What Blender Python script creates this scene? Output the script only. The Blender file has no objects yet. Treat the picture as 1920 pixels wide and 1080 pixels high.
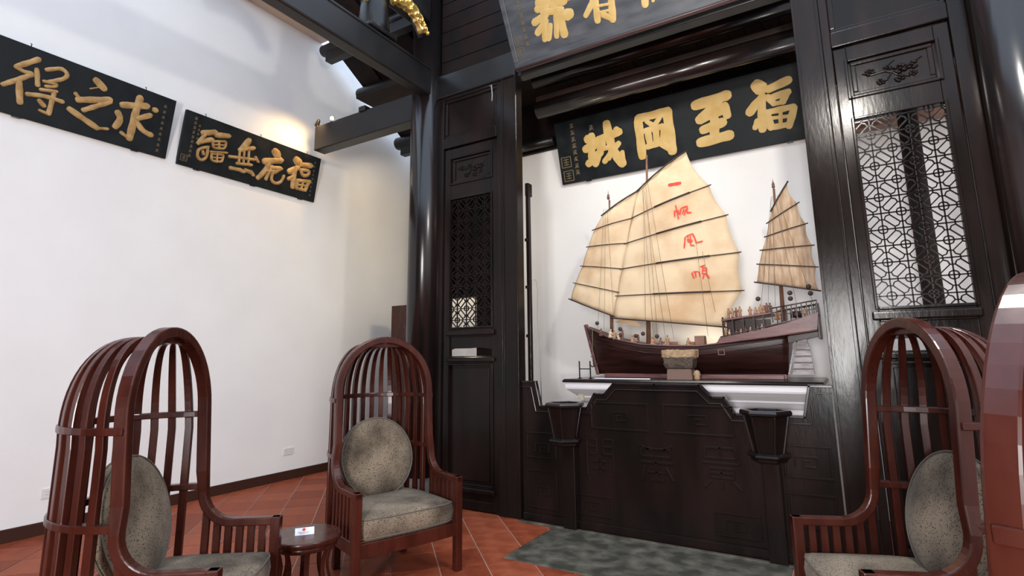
import bpy, math, random
from mathutils import Vector, Matrix
from math import pi, sin, cos, radians as RD
S = bpy.context.scene
COL = S.collection

# ---------------------------------------------------------------- camera
def make_camera():
    p, yw, rl = RD(9.93), RD(31.29), RD(-0.636)
    F = Vector((-sin(yw)*cos(p), cos(yw)*cos(p), sin(p)))
    R0 = Vector((cos(yw), sin(yw), 0)); U0 = R0.cross(F)
    R = R0*cos(rl)+U0*sin(rl); U = -R0*sin(rl)+U0*cos(rl)
    cd = bpy.data.cameras.new('camera'); co = bpy.data.objects.new('camera', cd); COL.objects.link(co)
    m = Matrix((R, U, -F)).transposed().to_4x4(); m.translation = Vector((0, 0, 1.5))
    co.matrix_world = m
    cd.sensor_width = 36; cd.lens = 36*1012.6/1920; cd.shift_y = -47/1920
    cd.clip_start = 0.05; cd.clip_end = 100
    S.camera = co
make_camera()

# ---------------------------------------------------------------- light
S.view_settings.view_transform = 'Standard'; S.view_settings.look = 'None'
S.view_settings.exposure = 0.0; S.view_settings.gamma = 1.0; S.view_settings.use_curve_mapping = False
W = bpy.data.worlds.new('daylight'); S.world = W; W.use_nodes = True
W.node_tree.nodes['Background'].inputs[0].default_value = (0.66, 0.80, 1.0, 1)
W.node_tree.nodes['Background'].inputs[1].default_value = 2.55
def lamp(kind, name, loc, power, col, size=0.1, target=None, **kw):
    d = bpy.data.lights.new(name, kind); d.energy = power; d.color = col
    o = bpy.data.objects.new(name, d); COL.objects.link(o); o.location = loc
    if kind in ('POINT', 'SPOT'): d.shadow_soft_size = size
    if kind == 'AREA':
        d.shape = 'RECTANGLE'; d.size = size; d.size_y = kw.pop('sy', size)
    for k, v in kw.items(): setattr(d, k, v)
    if target is not None:
        o.rotation_euler = (Vector(target)-Vector(loc)).to_track_quat('-Z', 'Y').to_euler()
    return o
lamp('POINT', 'hall_lamp', (0.3, 2.45, 4.15), 225, (1.0, 0.94, 0.85), 0.10)
lamp('AREA', 'courtyard_doorway', (0.10, -3.35, 1.75), 350, (1.0, 0.97, 0.94), 0.8, (-1.4, 4, 1.5), sy=1.7)
lamp('AREA', 'alcove_striplight', (-2.0, 4.86, 4.36), 17, (1.0, 0.97, 0.89), 1.3, (-2.3, 6.1, 2.0), sy=0.12)
lamp('SPOT', 'plaque_spotlight', (-5.74, 4.49, 4.74), 34, (1.0, 0.64, 0.28), 0.03, (-6.2, 4.40, 4.05), spot_size=RD(150), spot_blend=1.0)
lamp('SPOT', 'bay_spotlight', (-5.30, 4.95, 4.60), 30, (1.0, 0.76, 0.42), 0.05, (-6.25, 6.5, 3.7), spot_size=RD(75), spot_blend=1.0)
lamp('POINT', 'ship_glow', (-1.25, 5.98, 1.68), 2.6, (1.0, 0.78, 0.50), 0.05)
lamp('POINT', 'side_bay_lamp', (-4.55, 5.80, 2.9), 20, (1.0, 0.84, 0.48), 0.05)
lamp('POINT', 'right_bay_lamp', (1.6, 5.3, 3.4), 16, (1.0, 0.95, 0.92), 0.08)

# ---------------------------------------------------------------- materials
def mat(name, base, rough=0.5, spec=0.5, metal=0.0, coat=0.0, c2=None, scale=6.0, mix=(0.35, 0.65), stretch=(1, 1, 1),
        bump=0.0, bscale=40.0, sheen=0.0, speck=None, speck_scale=120.0, speck_t=(0.55, 0.6), rvar=0.0, detail=4.0, emit=None, es=0.0, coords='Object'):
    m = bpy.data.materials.new(name); m.use_nodes = True; nt = m.node_tree; N = nt.nodes; L = nt.links
    b = N['Principled BSDF']
    b.inputs['Base Color'].default_value = (*base, 1); b.inputs['Roughness'].default_value = rough
    b.inputs['Metallic'].default_value = metal
    b.inputs['Specular IOR Level'].default_value = spec
    b.inputs['Coat Weight'].default_value = coat; b.inputs['Coat Roughness'].default_value = 0.12
    b.inputs['Sheen Weight'].default_value = sheen
    if emit: b.inputs['Emission Color'].default_value = (*emit, 1); b.inputs['Emission Strength'].default_value = es
    if not (c2 or bump or speck or rvar): return m
    tc = N.new('ShaderNodeTexCoord'); mp = N.new('ShaderNodeMapping'); mp.inputs['Scale'].default_value = stretch
    L.new(tc.outputs[coords], mp.inputs[0])
    out = None
    nz = N.new('ShaderNodeTexNoise'); nz.inputs['Scale'].default_value = scale; nz.inputs['Detail'].default_value = detail
    L.new(mp.outputs[0], nz.inputs['Vector'])
    if c2:
        r = N.new('ShaderNodeValToRGB'); r.color_ramp.elements[0].position = mix[0]; r.color_ramp.elements[1].position = mix[1]
        r.color_ramp.elements[0].color = (*base, 1); r.color_ramp.elements[1].color = (*c2, 1)
        L.new(nz.outputs[0], r.inputs[0]); out = r.outputs[0]
    if speck:
        n2 = N.new('ShaderNodeTexVoronoi'); n2.inputs['Scale'].default_value = speck_scale
        L.new(tc.outputs[coords], n2.inputs['Vector'])
        r2 = N.new('ShaderNodeValToRGB'); r2.color_ramp.elements[0].position = speck_t[1]; r2.color_ramp.elements[1].position = speck_t[0]; r2.color_ramp.elements[0].color = (1, 1, 1, 1); r2.color_ramp.elements[1].color = (0, 0, 0, 1)
        L.new(n2.outputs[0], r2.inputs[0])
        mx = N.new('ShaderNodeMix'); mx.data_type = 'RGBA'
        L.new(r2.outputs[0], mx.inputs[0])
        if out: L.new(out, mx.inputs[6])
        else: mx.inputs[6].default_value = (*base, 1)
        mx.inputs[7].default_value = (*speck, 1); out = mx.outputs[2]
    if out: L.new(out, b.inputs['Base Color'])
    if rvar:
        mr = N.new('ShaderNodeMapRange'); mr.inputs[3].default_value = max(0.03, rough-rvar); mr.inputs[4].default_value = rough+rvar
        mr.inputs[1].default_value = 0.3; mr.inputs[2].default_value = 0.7
        L.new(nz.outputs[0], mr.inputs[0]); L.new(mr.outputs[0], b.inputs['Roughness'])
    if bump:
        n3 = N.new('ShaderNodeTexNoise'); n3.inputs['Scale'].default_value = bscale; n3.inputs['Detail'].default_value = 3
        L.new(mp.outputs[0], n3.inputs['Vector'])
        bp = N.new('ShaderNodeBump'); bp.inputs['Strength'].default_value = bump; bp.inputs['Distance'].default_value = 0.004
        L.new(n3.outputs[0], bp.inputs['Height']); L.new(bp.outputs[0], b.inputs['Normal'])
    return m
M = {}
M['wall'] = mat('white_plaster', (0.80, 0.785, 0.775), 0.75, 0.25, c2=(0.84, 0.825, 0.815), scale=1.5, bump=0.15, bscale=25)
M['beige'] = mat('beige_plaster', (0.62, 0.50, 0.40), 0.8)
M['lac'] = mat('dark_lacquer', (0.0072, 0.0058, 0.0050), 0.20, 0.17, c2=(0.0155, 0.0090, 0.0078), scale=2.2, stretch=(2, 2, 0.5), bump=0.16, bscale=22, rvar=0.05)
M['lacx'] = mat('dark_lacquer_beam', (0.006, 0.0065, 0.0072), 0.36, 0.4, c2=(0.013, 0.011, 0.0105), scale=2.0, bump=0.25, bscale=9, rvar=0.08)
M['lacp'] = mat('dark_lacquer_column', (0.006, 0.006, 0.0062), 0.22, 0.5, c2=(0.016, 0.008, 0.0078), scale=1.6, stretch=(2, 2, 0.5), bump=0.10, bscale=8, rvar=0.05)
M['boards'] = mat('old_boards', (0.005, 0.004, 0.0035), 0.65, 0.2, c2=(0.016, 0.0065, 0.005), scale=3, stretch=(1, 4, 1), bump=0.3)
M['grout'] = mat('tile_grout', (0.42, 0.30, 0.24), 0.85)
TILE = [mat('terracotta_%s' % n, c, 0.5, 0.13, c2=d, scale=7, rvar=0.10, bump=0.2, bscale=30) for n, c, d in (
    ('warm', (0.22, 0.045, 0.020), (0.31, 0.074, 0.034)), ('deep', (0.18, 0.036, 0.017), (0.26, 0.060, 0.028)), ('pale', (0.25, 0.056, 0.026), (0.34, 0.090, 0.044)))]
M['stone'] = mat('grey_stone', (0.052, 0.050, 0.040), 0.5, 0.3, c2=(0.17, 0.155, 0.12), scale=7, mix=(0.40, 0.75), bump=0.9, bscale=30, rvar=0.12, detail=12)
M['skirt'] = mat('brown_skirting', (0.045, 0.016, 0.010), 0.5, 0.3)
M['mah'] = mat('mahogany', (0.034, 0.0066, 0.0042), 0.27, 0.36, coat=0.10, c2=(0.060, 0.0125, 0.0070), scale=4, stretch=(3, 3, 0.6), rvar=0.05)
M['fab'] = mat('speckled_velvet', (0.060, 0.045, 0.031), 0.9, 0.12, sheen=0.1, c2=(0.225, 0.175, 0.125), scale=3.6, mix=(0.36, 0.62), speck=(0.022, 0.016, 0.013), speck_scale=95, speck_t=(0.31, 0.25), bump=0.3, bscale=90, detail=6.0)
M['pipe'] = mat('cushion_piping', (0.12, 0.10, 0.08), 0.8)
M['gold'] = mat('gold_leaf', (0.50, 0.33, 0.10), 0.55, 0.3, c2=(0.60, 0.42, 0.17), scale=7, mix=(0.3, 0.7), bump=0.15)
M['goldm'] = mat('gilt_carving', (0.85, 0.55, 0.12), 0.28, 0.5, metal=0.85, c2=(0.95, 0.72, 0.30), scale=14, bump=0.8, bscale=35)
M['goldb'] = mat('bronze_lettering', (0.33, 0.185, 0.060), 0.5, 0.4, c2=(0.50, 0.32, 0.13), scale=14, bump=0.3)
M['golds'] = mat('faded_gold', (0.13, 0.095, 0.045), 0.6)
M['plq'] = mat('plaque_lacquer', (0.0065, 0.0085, 0.011), 0.5, 0.15, c2=(0.014, 0.017, 0.019), scale=5, bump=0.15, bscale=12, rvar=0.08)
M['plq2'] = mat('plaque_lacquer_grey', (0.045, 0.050, 0.058), 0.45, 0.5, c2=(0.085, 0.090, 0.098), scale=5, stretch=(0.6, 2, 2), bump=0.3, bscale=12, rvar=0.08)
M['edge'] = mat('plaque_edge', (0.06, 0.032, 0.03), 0.4)
M['sail'] = mat('sail_canvas', (0.60, 0.40, 0.23), 0.85, 0.15, c2=(0.74, 0.57, 0.37), scale=3.2, mix=(0.35, 0.6), bump=0.3, bscale=10)
M['sail2'] = mat('sail_canvas_brown', (0.38, 0.24, 0.14), 0.85, 0.15, c2=(0.58, 0.43, 0.30), scale=5, stretch=(6, 1, 1), bump=0.2)
M['red'] = mat('red_paint', (0.72, 0.045, 0.015), 0.6)
M['hull'] = mat('hull_wood', (0.018, 0.0060, 0.0048), 0.35, 0.35, c2=(0.040, 0.013, 0.010), scale=5, stretch=(0.6, 3, 5), bump=0.2)
M['hull2'] = mat('hull_wood_light', (0.105, 0.042, 0.040), 0.35, 0.5, c2=(0.18, 0.075, 0.07), scale=6, stretch=(0.8, 3, 6), bump=0.2)
M['mast'] = mat('mast_wood', (0.16, 0.075, 0.045), 0.5, c2=(0.22, 0.11, 0.07), scale=10)
M['spar'] = mat('dark_spar', (0.035, 0.018, 0.013), 0.6)
M['rope'] = mat('rigging_cord', (0.19, 0.14, 0.09), 0.8)
M['figa'] = mat('figurine_tan', (0.36, 0.19, 0.10), 0.6)
M['figb'] = mat('figurine_brown', (0.15, 0.065, 0.045), 0.6)
M['figc'] = mat('figurine_cream', (0.55, 0.43, 0.30), 0.6)
M['white'] = mat('white_painted_altar', (0.80, 0.76, 0.77), 0.45, 0.4)
M['cream'] = mat('cream_corbel', (0.55, 0.50, 0.36), 0.6)
M['urn'] = mat('urn_stone', (0.045, 0.030, 0.024), 0.6, c2=(0.09, 0.06, 0.045), scale=20, bump=0.5)
M['urnrim'] = mat('urn_rim_sandstone', (0.32, 0.20, 0.11), 0.8, c2=(0.42, 0.29, 0.17), scale=30, bump=0.6)
M['urnb'] = mat('urn_base', (0.17, 0.10, 0.075), 0.7)
M['paper'] = mat('white_card', (0.85, 0.83, 0.88), 0.6)
M['plast'] = mat('white_plastic', (0.72, 0.70, 0.68), 0.4)
M['grey'] = mat('grey_detail', (0.35, 0.34, 0.33), 0.5)
M['blackm'] = mat('black_metal', (0.012, 0.012, 0.013), 0.4, metal=0.4)
M['bulb'] = mat('lit_bulb', (1, 0.95, 0.8), 0.4, emit=(1.0, 0.86, 0.55), es=9)
M['cable'] = mat('grey_cable', (0.30, 0.30, 0.29), 0.5)
M['rudder'] = mat('weathered_rudder', (0.20, 0.16, 0.165), 0.4, c2=(0.40, 0.36, 0.37), scale=8, stretch=(1, 1, 4), bump=0.3)

# ---------------------------------------------------------------- mesh helpers
class MB:
    def __init__(s): s.v = []; s.f = []; s.sm = []
    def add(s, vs, fs, smooth=False):
        o = len(s.v); s.v += [tuple(v) for v in vs]
        for f in fs: s.f.append(tuple(i+o for i in f)); s.sm.append(smooth)
    def box(s, a, b):
        x0, y0, z0 = [min(p, q) for p, q in zip(a, b)]; x1, y1, z1 = [max(p, q) for p, q in zip(a, b)]
        s.add([(x0,y0,z0),(x1,y0,z0),(x1,y1,z0),(x0,y1,z0),(x0,y0,z1),(x1,y0,z1),(x1,y1,z1),(x0,y1,z1)],
              [(3,2,1,0),(4,5,6,7),(0,1,5,4),(1,2,6,5),(2,3,7,6),(3,0,4,7)])
        return s
    def bar(s, p, q, w, h, up=(0, 0, 1)):
        p, q = Vector(p), Vector(q); t = (q-p).normalized(); u = Vector(up)
        if abs(t.dot(u)) > .99: u = Vector((0, 1, 0))
        a = t.cross(u).normalized()*w/2; b = a.cross(t).normalized()*h/2
        s.add([p-a-b,p+a-b,p+a+b,p-a+b,q-a-b,q+a-b,q+a+b,q-a+b],[(0,1,2,3),(7,6,5,4),(0,4,5,1),(1,5,6,2),(2,6,7,3),(3,7,4,0)])
        return s
    def rings(s, R, closed=False, cap=True, smooth=False):
        n = len(R[0]); vs = [v for r in R for v in r]; fs = []; m = len(R)
        for i in range(m if closed else m-1):
            j = (i+1) % m
            for k in range(n):
                l = (k+1) % n; fs.append((i*n+k, i*n+l, j*n+l, j*n+k))
        s.add(vs, fs, smooth)
        if cap and not closed:
            o = len(s.v)-m*n
            s.f.append(tuple(o+k for k in range(n))[::-1]); s.sm.append(False)
            s.f.append(tuple(o+(m-1)*n+k for k in range(n))); s.sm.append(False)
        return s
    def tube(s, pts, r, n=8, cap=True, smooth=True, closed=False):
        pts = [Vector(p) for p in pts]; R = []; m = len(pts); prev = None
        for i, p in enumerate(pts):
            t = (pts[min(i+1, m-1)]-pts[max(i-1, 0)])
            if closed: t = pts[(i+1) % m]-pts[i-1]
            t.normalize()
            if prev is None:
                u = Vector((0, 0, 1)) if abs(t.z) < .9 else Vector((0, 1, 0)); a = t.cross(u).normalized()
            else: a = (prev-t*prev.dot(t)).normalized()
            prev = a; b = t.cross(a); rr = r[i] if isinstance(r, (list, tuple)) else r
            R.append([p+(a*cos(2*pi*k/n)+b*sin(2*pi*k/n))*rr for k in range(n)])
        return s.rings(R, closed=closed, cap=cap, smooth=smooth)
    def lathe(s, prof, c=(0, 0, 0), n=24, smooth=True, ph=0, sx=1, sy=1):
        return s.rings([[(c[0]+r*sx*cos(ph+2*pi*k/n), c[1]+r*sy*sin(ph+2*pi*k/n), c[2]+z) for k in range(n)] for r, z in prof], smooth=smooth)
    def prism(s, poly, fn, d0, d1):
        """poly (2d) mapped by fn(a,b,d) between depths d0 and d1"""
        n = len(poly); vs = [fn(a, b, d0) for a, b in poly]+[fn(a, b, d1) for a, b in poly]
        fs = [tuple(range(n)), tuple(range(2*n-1, n-1, -1))]+[(i, i+n, (i+1) % n+n, (i+1) % n) for i in range(n)]
        s.add(vs, fs); return s
    def sweep(s, pts, lat, w, h, closed=False):
        """rectangular section: w along lateral vector, h along T x lateral"""
        R = []; m = len(pts); pts = [Vector(p) for p in pts]
        for i, p in enumerate(pts):
            t = (pts[(i+1) % m]-pts[i-1]) if closed else (pts[min(i+1, m-1)]-pts[max(i-1, 0)])
            t.normalize(); a = Vector(lat[i]); a = (a-t*a.dot(t)).normalized(); b = t.cross(a)
            ww = w[i] if isinstance(w, (list, tuple)) else w; hh = h[i] if isinstance(h, (list, tuple)) else h
            a = a*ww/2; b = b*hh/2
            R.append([p-a-b, p+a-b, p+a+b, p-a+b])
        return s.rings(R, closed=closed)
    def ball(s, c, r, n=8, sz=1.0):
        R = []
        for i in range(1, n): 
            a = pi*i/n; R.append([(c[0]+r*sin(a)*cos(2*pi*k/n), c[1]+r*sin(a)*sin(2*pi*k/n), c[2]-r*sz*cos(a)) for k in range(n)])
        return s.rings(R, smooth=True)
    def build(s, name, m, parent=None, bevel=0, loc=None, seg=2):
        me = bpy.data.meshes.new(name); me.from_pydata(s.v, [], s.f); me.polygons.foreach_set('use_smooth', s.sm)
        me.materials.append(m); me.update()
        import bmesh
        bm = bmesh.new(); bm.from_mesh(me); bmesh.ops.recalc_face_normals(bm, faces=bm.faces); bm.to_mesh(me); bm.free()
        o = bpy.data.objects.new(name, me); COL.objects.link(o)
        if parent is not None: o.parent = parent
        if loc: o.location = loc
        if bevel:
            b = o.modifiers.new('bevel', 'BEVEL'); b.width = bevel; b.segments = seg; b.limit_method = 'ANGLE'; b.angle_limit = RD(40)
            b.harden_normals = False
        return o
def tag(o, label, cat, group=None, kind=None):
    if label: o['label'] = label
    if cat: o['category'] = cat
    if group: o['group'] = group
    if kind: o['kind'] = kind
    return o
def thing(name, label, cat, loc=(0, 0, 0), rz=0, group=None):
    o = bpy.data.objects.new(name, None); COL.objects.link(o); o.location = loc; o.rotation_euler = (0, 0, rz); o.empty_display_size = .1
    return tag(o, label, cat, group)
def struct(name, mb, m, **k):
    o = mb.build(name, m, **k); o['kind'] = 'structure'; return o
def lin(a, b, n): return [a+(b-a)*i/(n-1) for i in range(n)]
# traced brush strokes: (width, [(u, v), ...]) in metres on their own boards
LOW=[(0.109,[(2.436,0.656),(2.471,0.611)]),(0.075,[(2.333,0.393),(2.376,0.477),(2.473,0.517)]),(0.071,[(2.462,0.513),(2.437,0.188)]),(0.048,[(2.394,0.284),(2.367,0.218)]),(0.072,[(2.547,0.591),(2.731,0.634)]),(0.059,[(2.549,0.494),(2.718,0.515)]),(0.056,[(2.712,0.513),(2.658,0.428)]),(0.054,[(2.525,0.509),(2.57,0.44)]),(0.04,[(2.568,0.426),(2.67,0.421)]),(0.061,[(2.497,0.347),(2.522,0.186)]),(0.053,[(2.521,0.352),(2.751,0.353)]),(0.06,[(2.756,0.334),(2.694,0.165)]),(0.05,[(2.528,0.184),(2.695,0.179)]),(0.032,[(2.631,0.35),(2.613,0.184)]),(0.032,[(2.532,0.281),(2.717,0.263)]),(0.094,[(1.784,0.606),(2.119,0.632)]),(0.081,[(2.03,0.593),(1.824,0.448)]),(0.086,[(1.808,0.436),(2.089,0.496)]),(0.078,[(2.085,0.52),(2.101,0.419)]),(0.086,[(1.837,0.315),(2.043,0.351)]),(0.08,[(1.965,0.414),(1.939,0.194)]),(0.094,[(1.791,0.18),(2.096,0.195)]),(0.084,[(1.104,0.585),(1.1,0.166)]),(0.08,[(1.111,0.612),(1.45,0.614)]),(0.093,[(1.457,0.612),(1.46,0.156)]),(0.066,[(1.46,0.156),(1.355,0.257)]),(0.047,[(1.21,0.552),(1.289,0.478)]),(0.047,[(1.364,0.563),(1.3,0.499)]),(0.056,[(1.171,0.449),(1.382,0.457)]),(0.064,[(1.203,0.418),(1.212,0.264)]),(0.066,[(1.302,0.459),(1.292,0.287)]),(0.063,[(1.394,0.407),(1.355,0.257)]),(0.062,[(1.182,0.259),(1.375,0.282)]),(0.085,[(0.395,0.393),(0.571,0.427)]),(0.08,[(0.49,0.534),(0.459,0.277)]),(0.086,[(0.435,0.512),(0.467,0.479)]),(0.079,[(0.408,0.206),(0.578,0.313)]),(0.079,[(0.575,0.473),(0.852,0.509)]),(0.091,[(0.709,0.635),(0.715,0.46),(0.767,0.216),(0.841,0.127)]),(0.05,[(0.851,0.125),(0.859,0.255)]),(0.066,[(0.823,0.543),(0.842,0.498)]),(0.073,[(0.62,0.413),(0.496,0.185)]),(0.051,[(0.61,0.348),(0.735,0.356),(0.68,0.217)]),(0.061,[(0.824,0.37),(0.623,0.194)])]
UP=[(0.082,[(0.43,0.533),(0.686,0.474)]),(0.063,[(0.398,0.483),(0.5,0.48)]),(0.064,[(0.337,0.374),(0.474,0.407)]),(0.064,[(0.347,0.272),(0.453,0.348)]),(0.052,[(0.47,0.449),(0.404,0.187)]),(0.056,[(0.491,0.29),(0.446,0.185)]),(0.074,[(0.613,0.393),(0.622,0.173)]),(0.048,[(0.576,0.365),(0.538,0.178)]),(0.093,[(0.692,0.336),(0.715,0.336)]),(0.062,[(0.452,0.435),(0.644,0.398)]),(0.063,[(0.612,0.73),(0.576,0.455)]),(0.056,[(0.489,0.664),(0.734,0.619)]),(0.052,[(0.425,0.605),(0.525,0.622)]),(0.051,[(0.669,0.544),(0.745,0.479)]),(0.051,[(0.974,0.364),(0.881,0.273)]),(0.056,[(1.002,0.394),(0.984,0.191)]),(0.059,[(1.156,0.362),(1.132,0.154)]),(0.046,[(1.132,0.154),(1.046,0.225)]),(0.023,[(1.016,0.312),(1.13,0.294)]),(0.022,[(1.014,0.254),(1.119,0.242)]),(0.057,[(0.926,0.487),(1.262,0.42)]),(0.06,[(1.11,0.537),(0.974,0.364)]),(0.056,[(1.478,0.391),(1.453,0.184)]),(0.026,[(1.54,0.252),(1.528,0.191)]),(0.05,[(1.381,0.351),(1.63,0.321)]),(0.047,[(1.435,0.424),(1.381,0.305)])]
PA=[(0.058,[(-0.495,0.421),(-0.278,0.495)]),(0.062,[(-0.354,0.552),(-0.37,0.358),(-0.377,0.107)]),(0.03,[(-0.379,0.101),(-0.462,0.139)]),(0.055,[(-0.523,0.327),(-0.474,0.29),(-0.52,0.181)]),(0.048,[(-0.336,0.337),(-0.233,0.409)]),(0.049,[(-0.347,0.299),(-0.265,0.215),(-0.187,0.208)]),(0.049,[(-0.199,0.485),(-0.187,0.485)]),(0.059,[(-0.752,0.57),(-0.681,0.52)]),(0.014,[(-0.788,0.469),(-0.732,0.504)]),(0.03,[(-0.894,0.376),(-0.842,0.329)]),(0.054,[(-0.862,0.326),(-0.615,0.426)]),(0.042,[(-0.607,0.407),(-0.806,0.243)]),(0.05,[(-0.912,0.21),(-0.674,0.112)]),(0.025,[(-0.673,0.107),(-0.582,0.132)]),(0.042,[(-1.213,0.569),(-1.344,0.442)]),(0.031,[(-1.353,0.436),(-1.299,0.41),(-1.241,0.423)]),(0.038,[(-1.239,0.407),(-1.408,0.244)]),(0.046,[(-1.31,0.308),(-1.275,0.132)]),(0.036,[(-1.208,0.471),(-1.18,0.336)]),(0.033,[(-1.14,0.503),(-1.032,0.57),(-0.972,0.528),(-1.0,0.476),(-1.107,0.398)]),(0.025,[(-1.143,0.39),(-1.037,0.406),(-1.047,0.373),(-1.122,0.351)]),(0.029,[(-1.152,0.305),(-1.04,0.333)]),(0.036,[(-1.237,0.225),(-1.122,0.258),(-0.981,0.257)]),(0.037,[(-1.052,0.307),(-1.057,0.195),(-1.06,0.108)]),(0.024,[(-1.061,0.102),(-1.128,0.114)]),(0.035,[(-1.145,0.2),(-1.106,0.167)]),(0.041,[(-1.477,0.364),(-1.445,0.362)])]
PB=[(0.104,[(1.478,0.493),(1.52,0.47)]),(0.069,[(1.395,0.317),(1.505,0.396)]),(0.068,[(1.472,0.376),(1.483,0.133)]),(0.049,[(1.401,0.215),(1.477,0.276)]),(0.066,[(1.59,0.465),(1.705,0.491)]),(0.044,[(1.562,0.39),(1.71,0.42),(1.696,0.335),(1.588,0.318),(1.562,0.39)]),(0.044,[(1.538,0.227),(1.544,0.126)]),(0.043,[(1.542,0.233),(1.73,0.267)]),(0.048,[(1.726,0.266),(1.686,0.137)]),(0.039,[(1.548,0.125),(1.672,0.131)]),(0.028,[(1.632,0.253),(1.618,0.13)]),(0.028,[(1.544,0.176),(1.704,0.199)]),(0.098,[(1.146,0.504),(1.18,0.485)]),(0.072,[(1.021,0.342),(1.242,0.423)]),(0.056,[(1.084,0.327),(1.041,0.202),(0.973,0.11)]),(0.044,[(1.13,0.303),(1.083,0.126)]),(0.053,[(1.132,0.291),(1.26,0.314)]),(0.045,[(1.26,0.314),(1.196,0.246)]),(0.037,[(1.167,0.251),(1.149,0.132),(1.211,0.096),(1.302,0.134),(1.326,0.23)]),(0.032,[(1.063,0.23),(1.193,0.258)]),(0.066,[(0.769,0.527),(0.701,0.404)]),(0.047,[(0.675,0.379),(0.845,0.459)]),(0.034,[(0.564,0.262),(0.887,0.322)]),(0.035,[(0.894,0.354),(0.934,0.312)]),(0.026,[(0.679,0.358),(0.693,0.219)]),(0.026,[(0.737,0.377),(0.753,0.226)]),(0.027,[(0.796,0.396),(0.815,0.233)]),(0.034,[(0.671,0.207),(0.851,0.241)]),(0.04,[(0.601,0.13),(0.696,0.139)]),(0.043,[(0.72,0.142),(0.771,0.133)]),(0.044,[(0.791,0.159),(0.874,0.153)]),(0.037,[(0.874,0.153),(0.905,0.128)]),(0.058,[(0.216,0.431),(0.343,0.488)]),(0.05,[(0.201,0.325),(0.321,0.389)]),(0.043,[(0.238,0.419),(0.184,0.299)]),(0.031,[(0.295,0.291),(0.196,0.235),(0.196,0.146),(0.252,0.107),(0.306,0.169),(0.299,0.269)]),(0.033,[(0.251,0.22),(0.263,0.195)]),(0.055,[(0.37,0.463),(0.508,0.5)]),(0.027,[(0.336,0.373),(0.498,0.426),(0.492,0.333),(0.361,0.299),(0.336,0.373)]),(0.021,[(0.353,0.339),(0.495,0.378)]),(0.02,[(0.41,0.398),(0.427,0.311)]),(0.025,[(0.336,0.247),(0.523,0.294)]),(0.027,[(0.351,0.227),(0.494,0.261),(0.488,0.168),(0.366,0.146),(0.351,0.227)]),(0.02,[(0.359,0.186),(0.49,0.216)]),(0.02,[(0.415,0.25),(0.428,0.15)]),(0.041,[(0.34,0.109),(0.505,0.136)])]
RED=[(0.029,[(-1.391,3.226),(-1.344,3.229),(-1.261,3.232)]),(0.013,[(-1.345,2.936),(-1.343,2.884)]),(0.013,[(-1.351,2.94),(-1.307,2.947),(-1.303,2.912)]),(0.011,[(-1.33,3.008),(-1.307,2.856)]),(0.015,[(-1.278,2.965),(-1.293,2.899)]),(0.015,[(-1.273,2.964),(-1.218,2.979),(-1.222,2.911),(-1.18,2.907)]),(0.013,[(-1.25,2.95),(-1.266,2.904)]),(0.013,[(-1.231,2.947),(-1.251,2.888)]),(0.014,[(-1.254,2.667),(-1.273,2.55)]),(0.013,[(-1.249,2.669),(-1.184,2.691),(-1.166,2.647),(-1.153,2.596),(-1.091,2.605)]),(0.011,[(-1.228,2.666),(-1.231,2.611),(-1.184,2.616)]),(0.011,[(-1.206,2.674),(-1.207,2.575)]),(0.011,[(-1.241,2.634),(-1.188,2.628)]),(0.01,[(-1.213,2.576),(-1.171,2.571)]),(0.015,[(-1.215,2.303),(-1.198,2.242)]),(0.014,[(-1.184,2.305),(-1.177,2.251)]),(0.014,[(-1.147,2.307),(-1.141,2.253)]),(0.012,[(-1.204,2.307),(-1.152,2.308)]),(0.014,[(-1.134,2.352),(-1.087,2.366)]),(0.013,[(-1.109,2.347),(-1.118,2.283),(-1.077,2.279),(-1.078,2.338),(-1.114,2.342)]),(0.009,[(-1.111,2.315),(-1.08,2.312)]),(0.014,[(-1.104,2.271),(-1.117,2.229)]),(0.017,[(-1.083,2.275),(-1.055,2.235)])]
FL=[(-2.134,3.034),(-2.246,2.878),(-2.321,2.695),(-2.4,2.487),(-2.495,2.305),(-2.557,2.128)]
FR=[(-1.737,3.238),(-1.824,2.946),(-1.891,2.683),(-1.958,2.414),(-2.015,2.17),(-2.08,1.921)]
ML=[(-1.737,3.238),(-1.824,2.946),(-1.891,2.683),(-1.958,2.414),(-2.035,2.13),(-2.069,1.898)]
MR=[(-1.204,3.57),(-1.0,3.168),(-0.863,2.842),(-0.774,2.464),(-0.777,2.097),(-0.958,1.762)]
ZL=[(-0.462,2.826),(-0.5,2.711),(-0.527,2.581),(-0.574,2.457),(-0.612,2.328),(-0.645,2.16)]
ZR=[(-0.312,3.059),(-0.244,2.854),(-0.196,2.656),(-0.164,2.455),(-0.151,2.258),(-0.152,2.048)]
# ================================================================ SETTING
XW, YS, YB = -6.25, 4.645, 6.25
mb = MB(); mb.box((XW-.12, -3.5, 0), (XW, 8.3, 6.16)); struct('wall_left', mb, M['wall'])
mb = MB(); mb.box((-5.3, YB, 0), (3.2, YB+.12, 6.1)); struct('wall_back', mb, M['wall'])
mb = MB(); mb.box((XW, 8.2, 0), (-5.3, 8.3, 6.1)); mb.box((-5.3, YB+.12, 0), (-5.2, 8.3, 6.1)); struct('wall_far', mb, M['wall'])
mb = MB(); mb.box((XW-.12, -3.5, 6.16), (XW+.30, 4.86, 6.5)); struct('trim_1', mb, M['beige'])
mb = MB(); mb.box((XW, -3.5, 0), (XW+.018, 8.2, .108)); struct('baseboard_left', mb, M['skirt'], bevel=.004)
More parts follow.
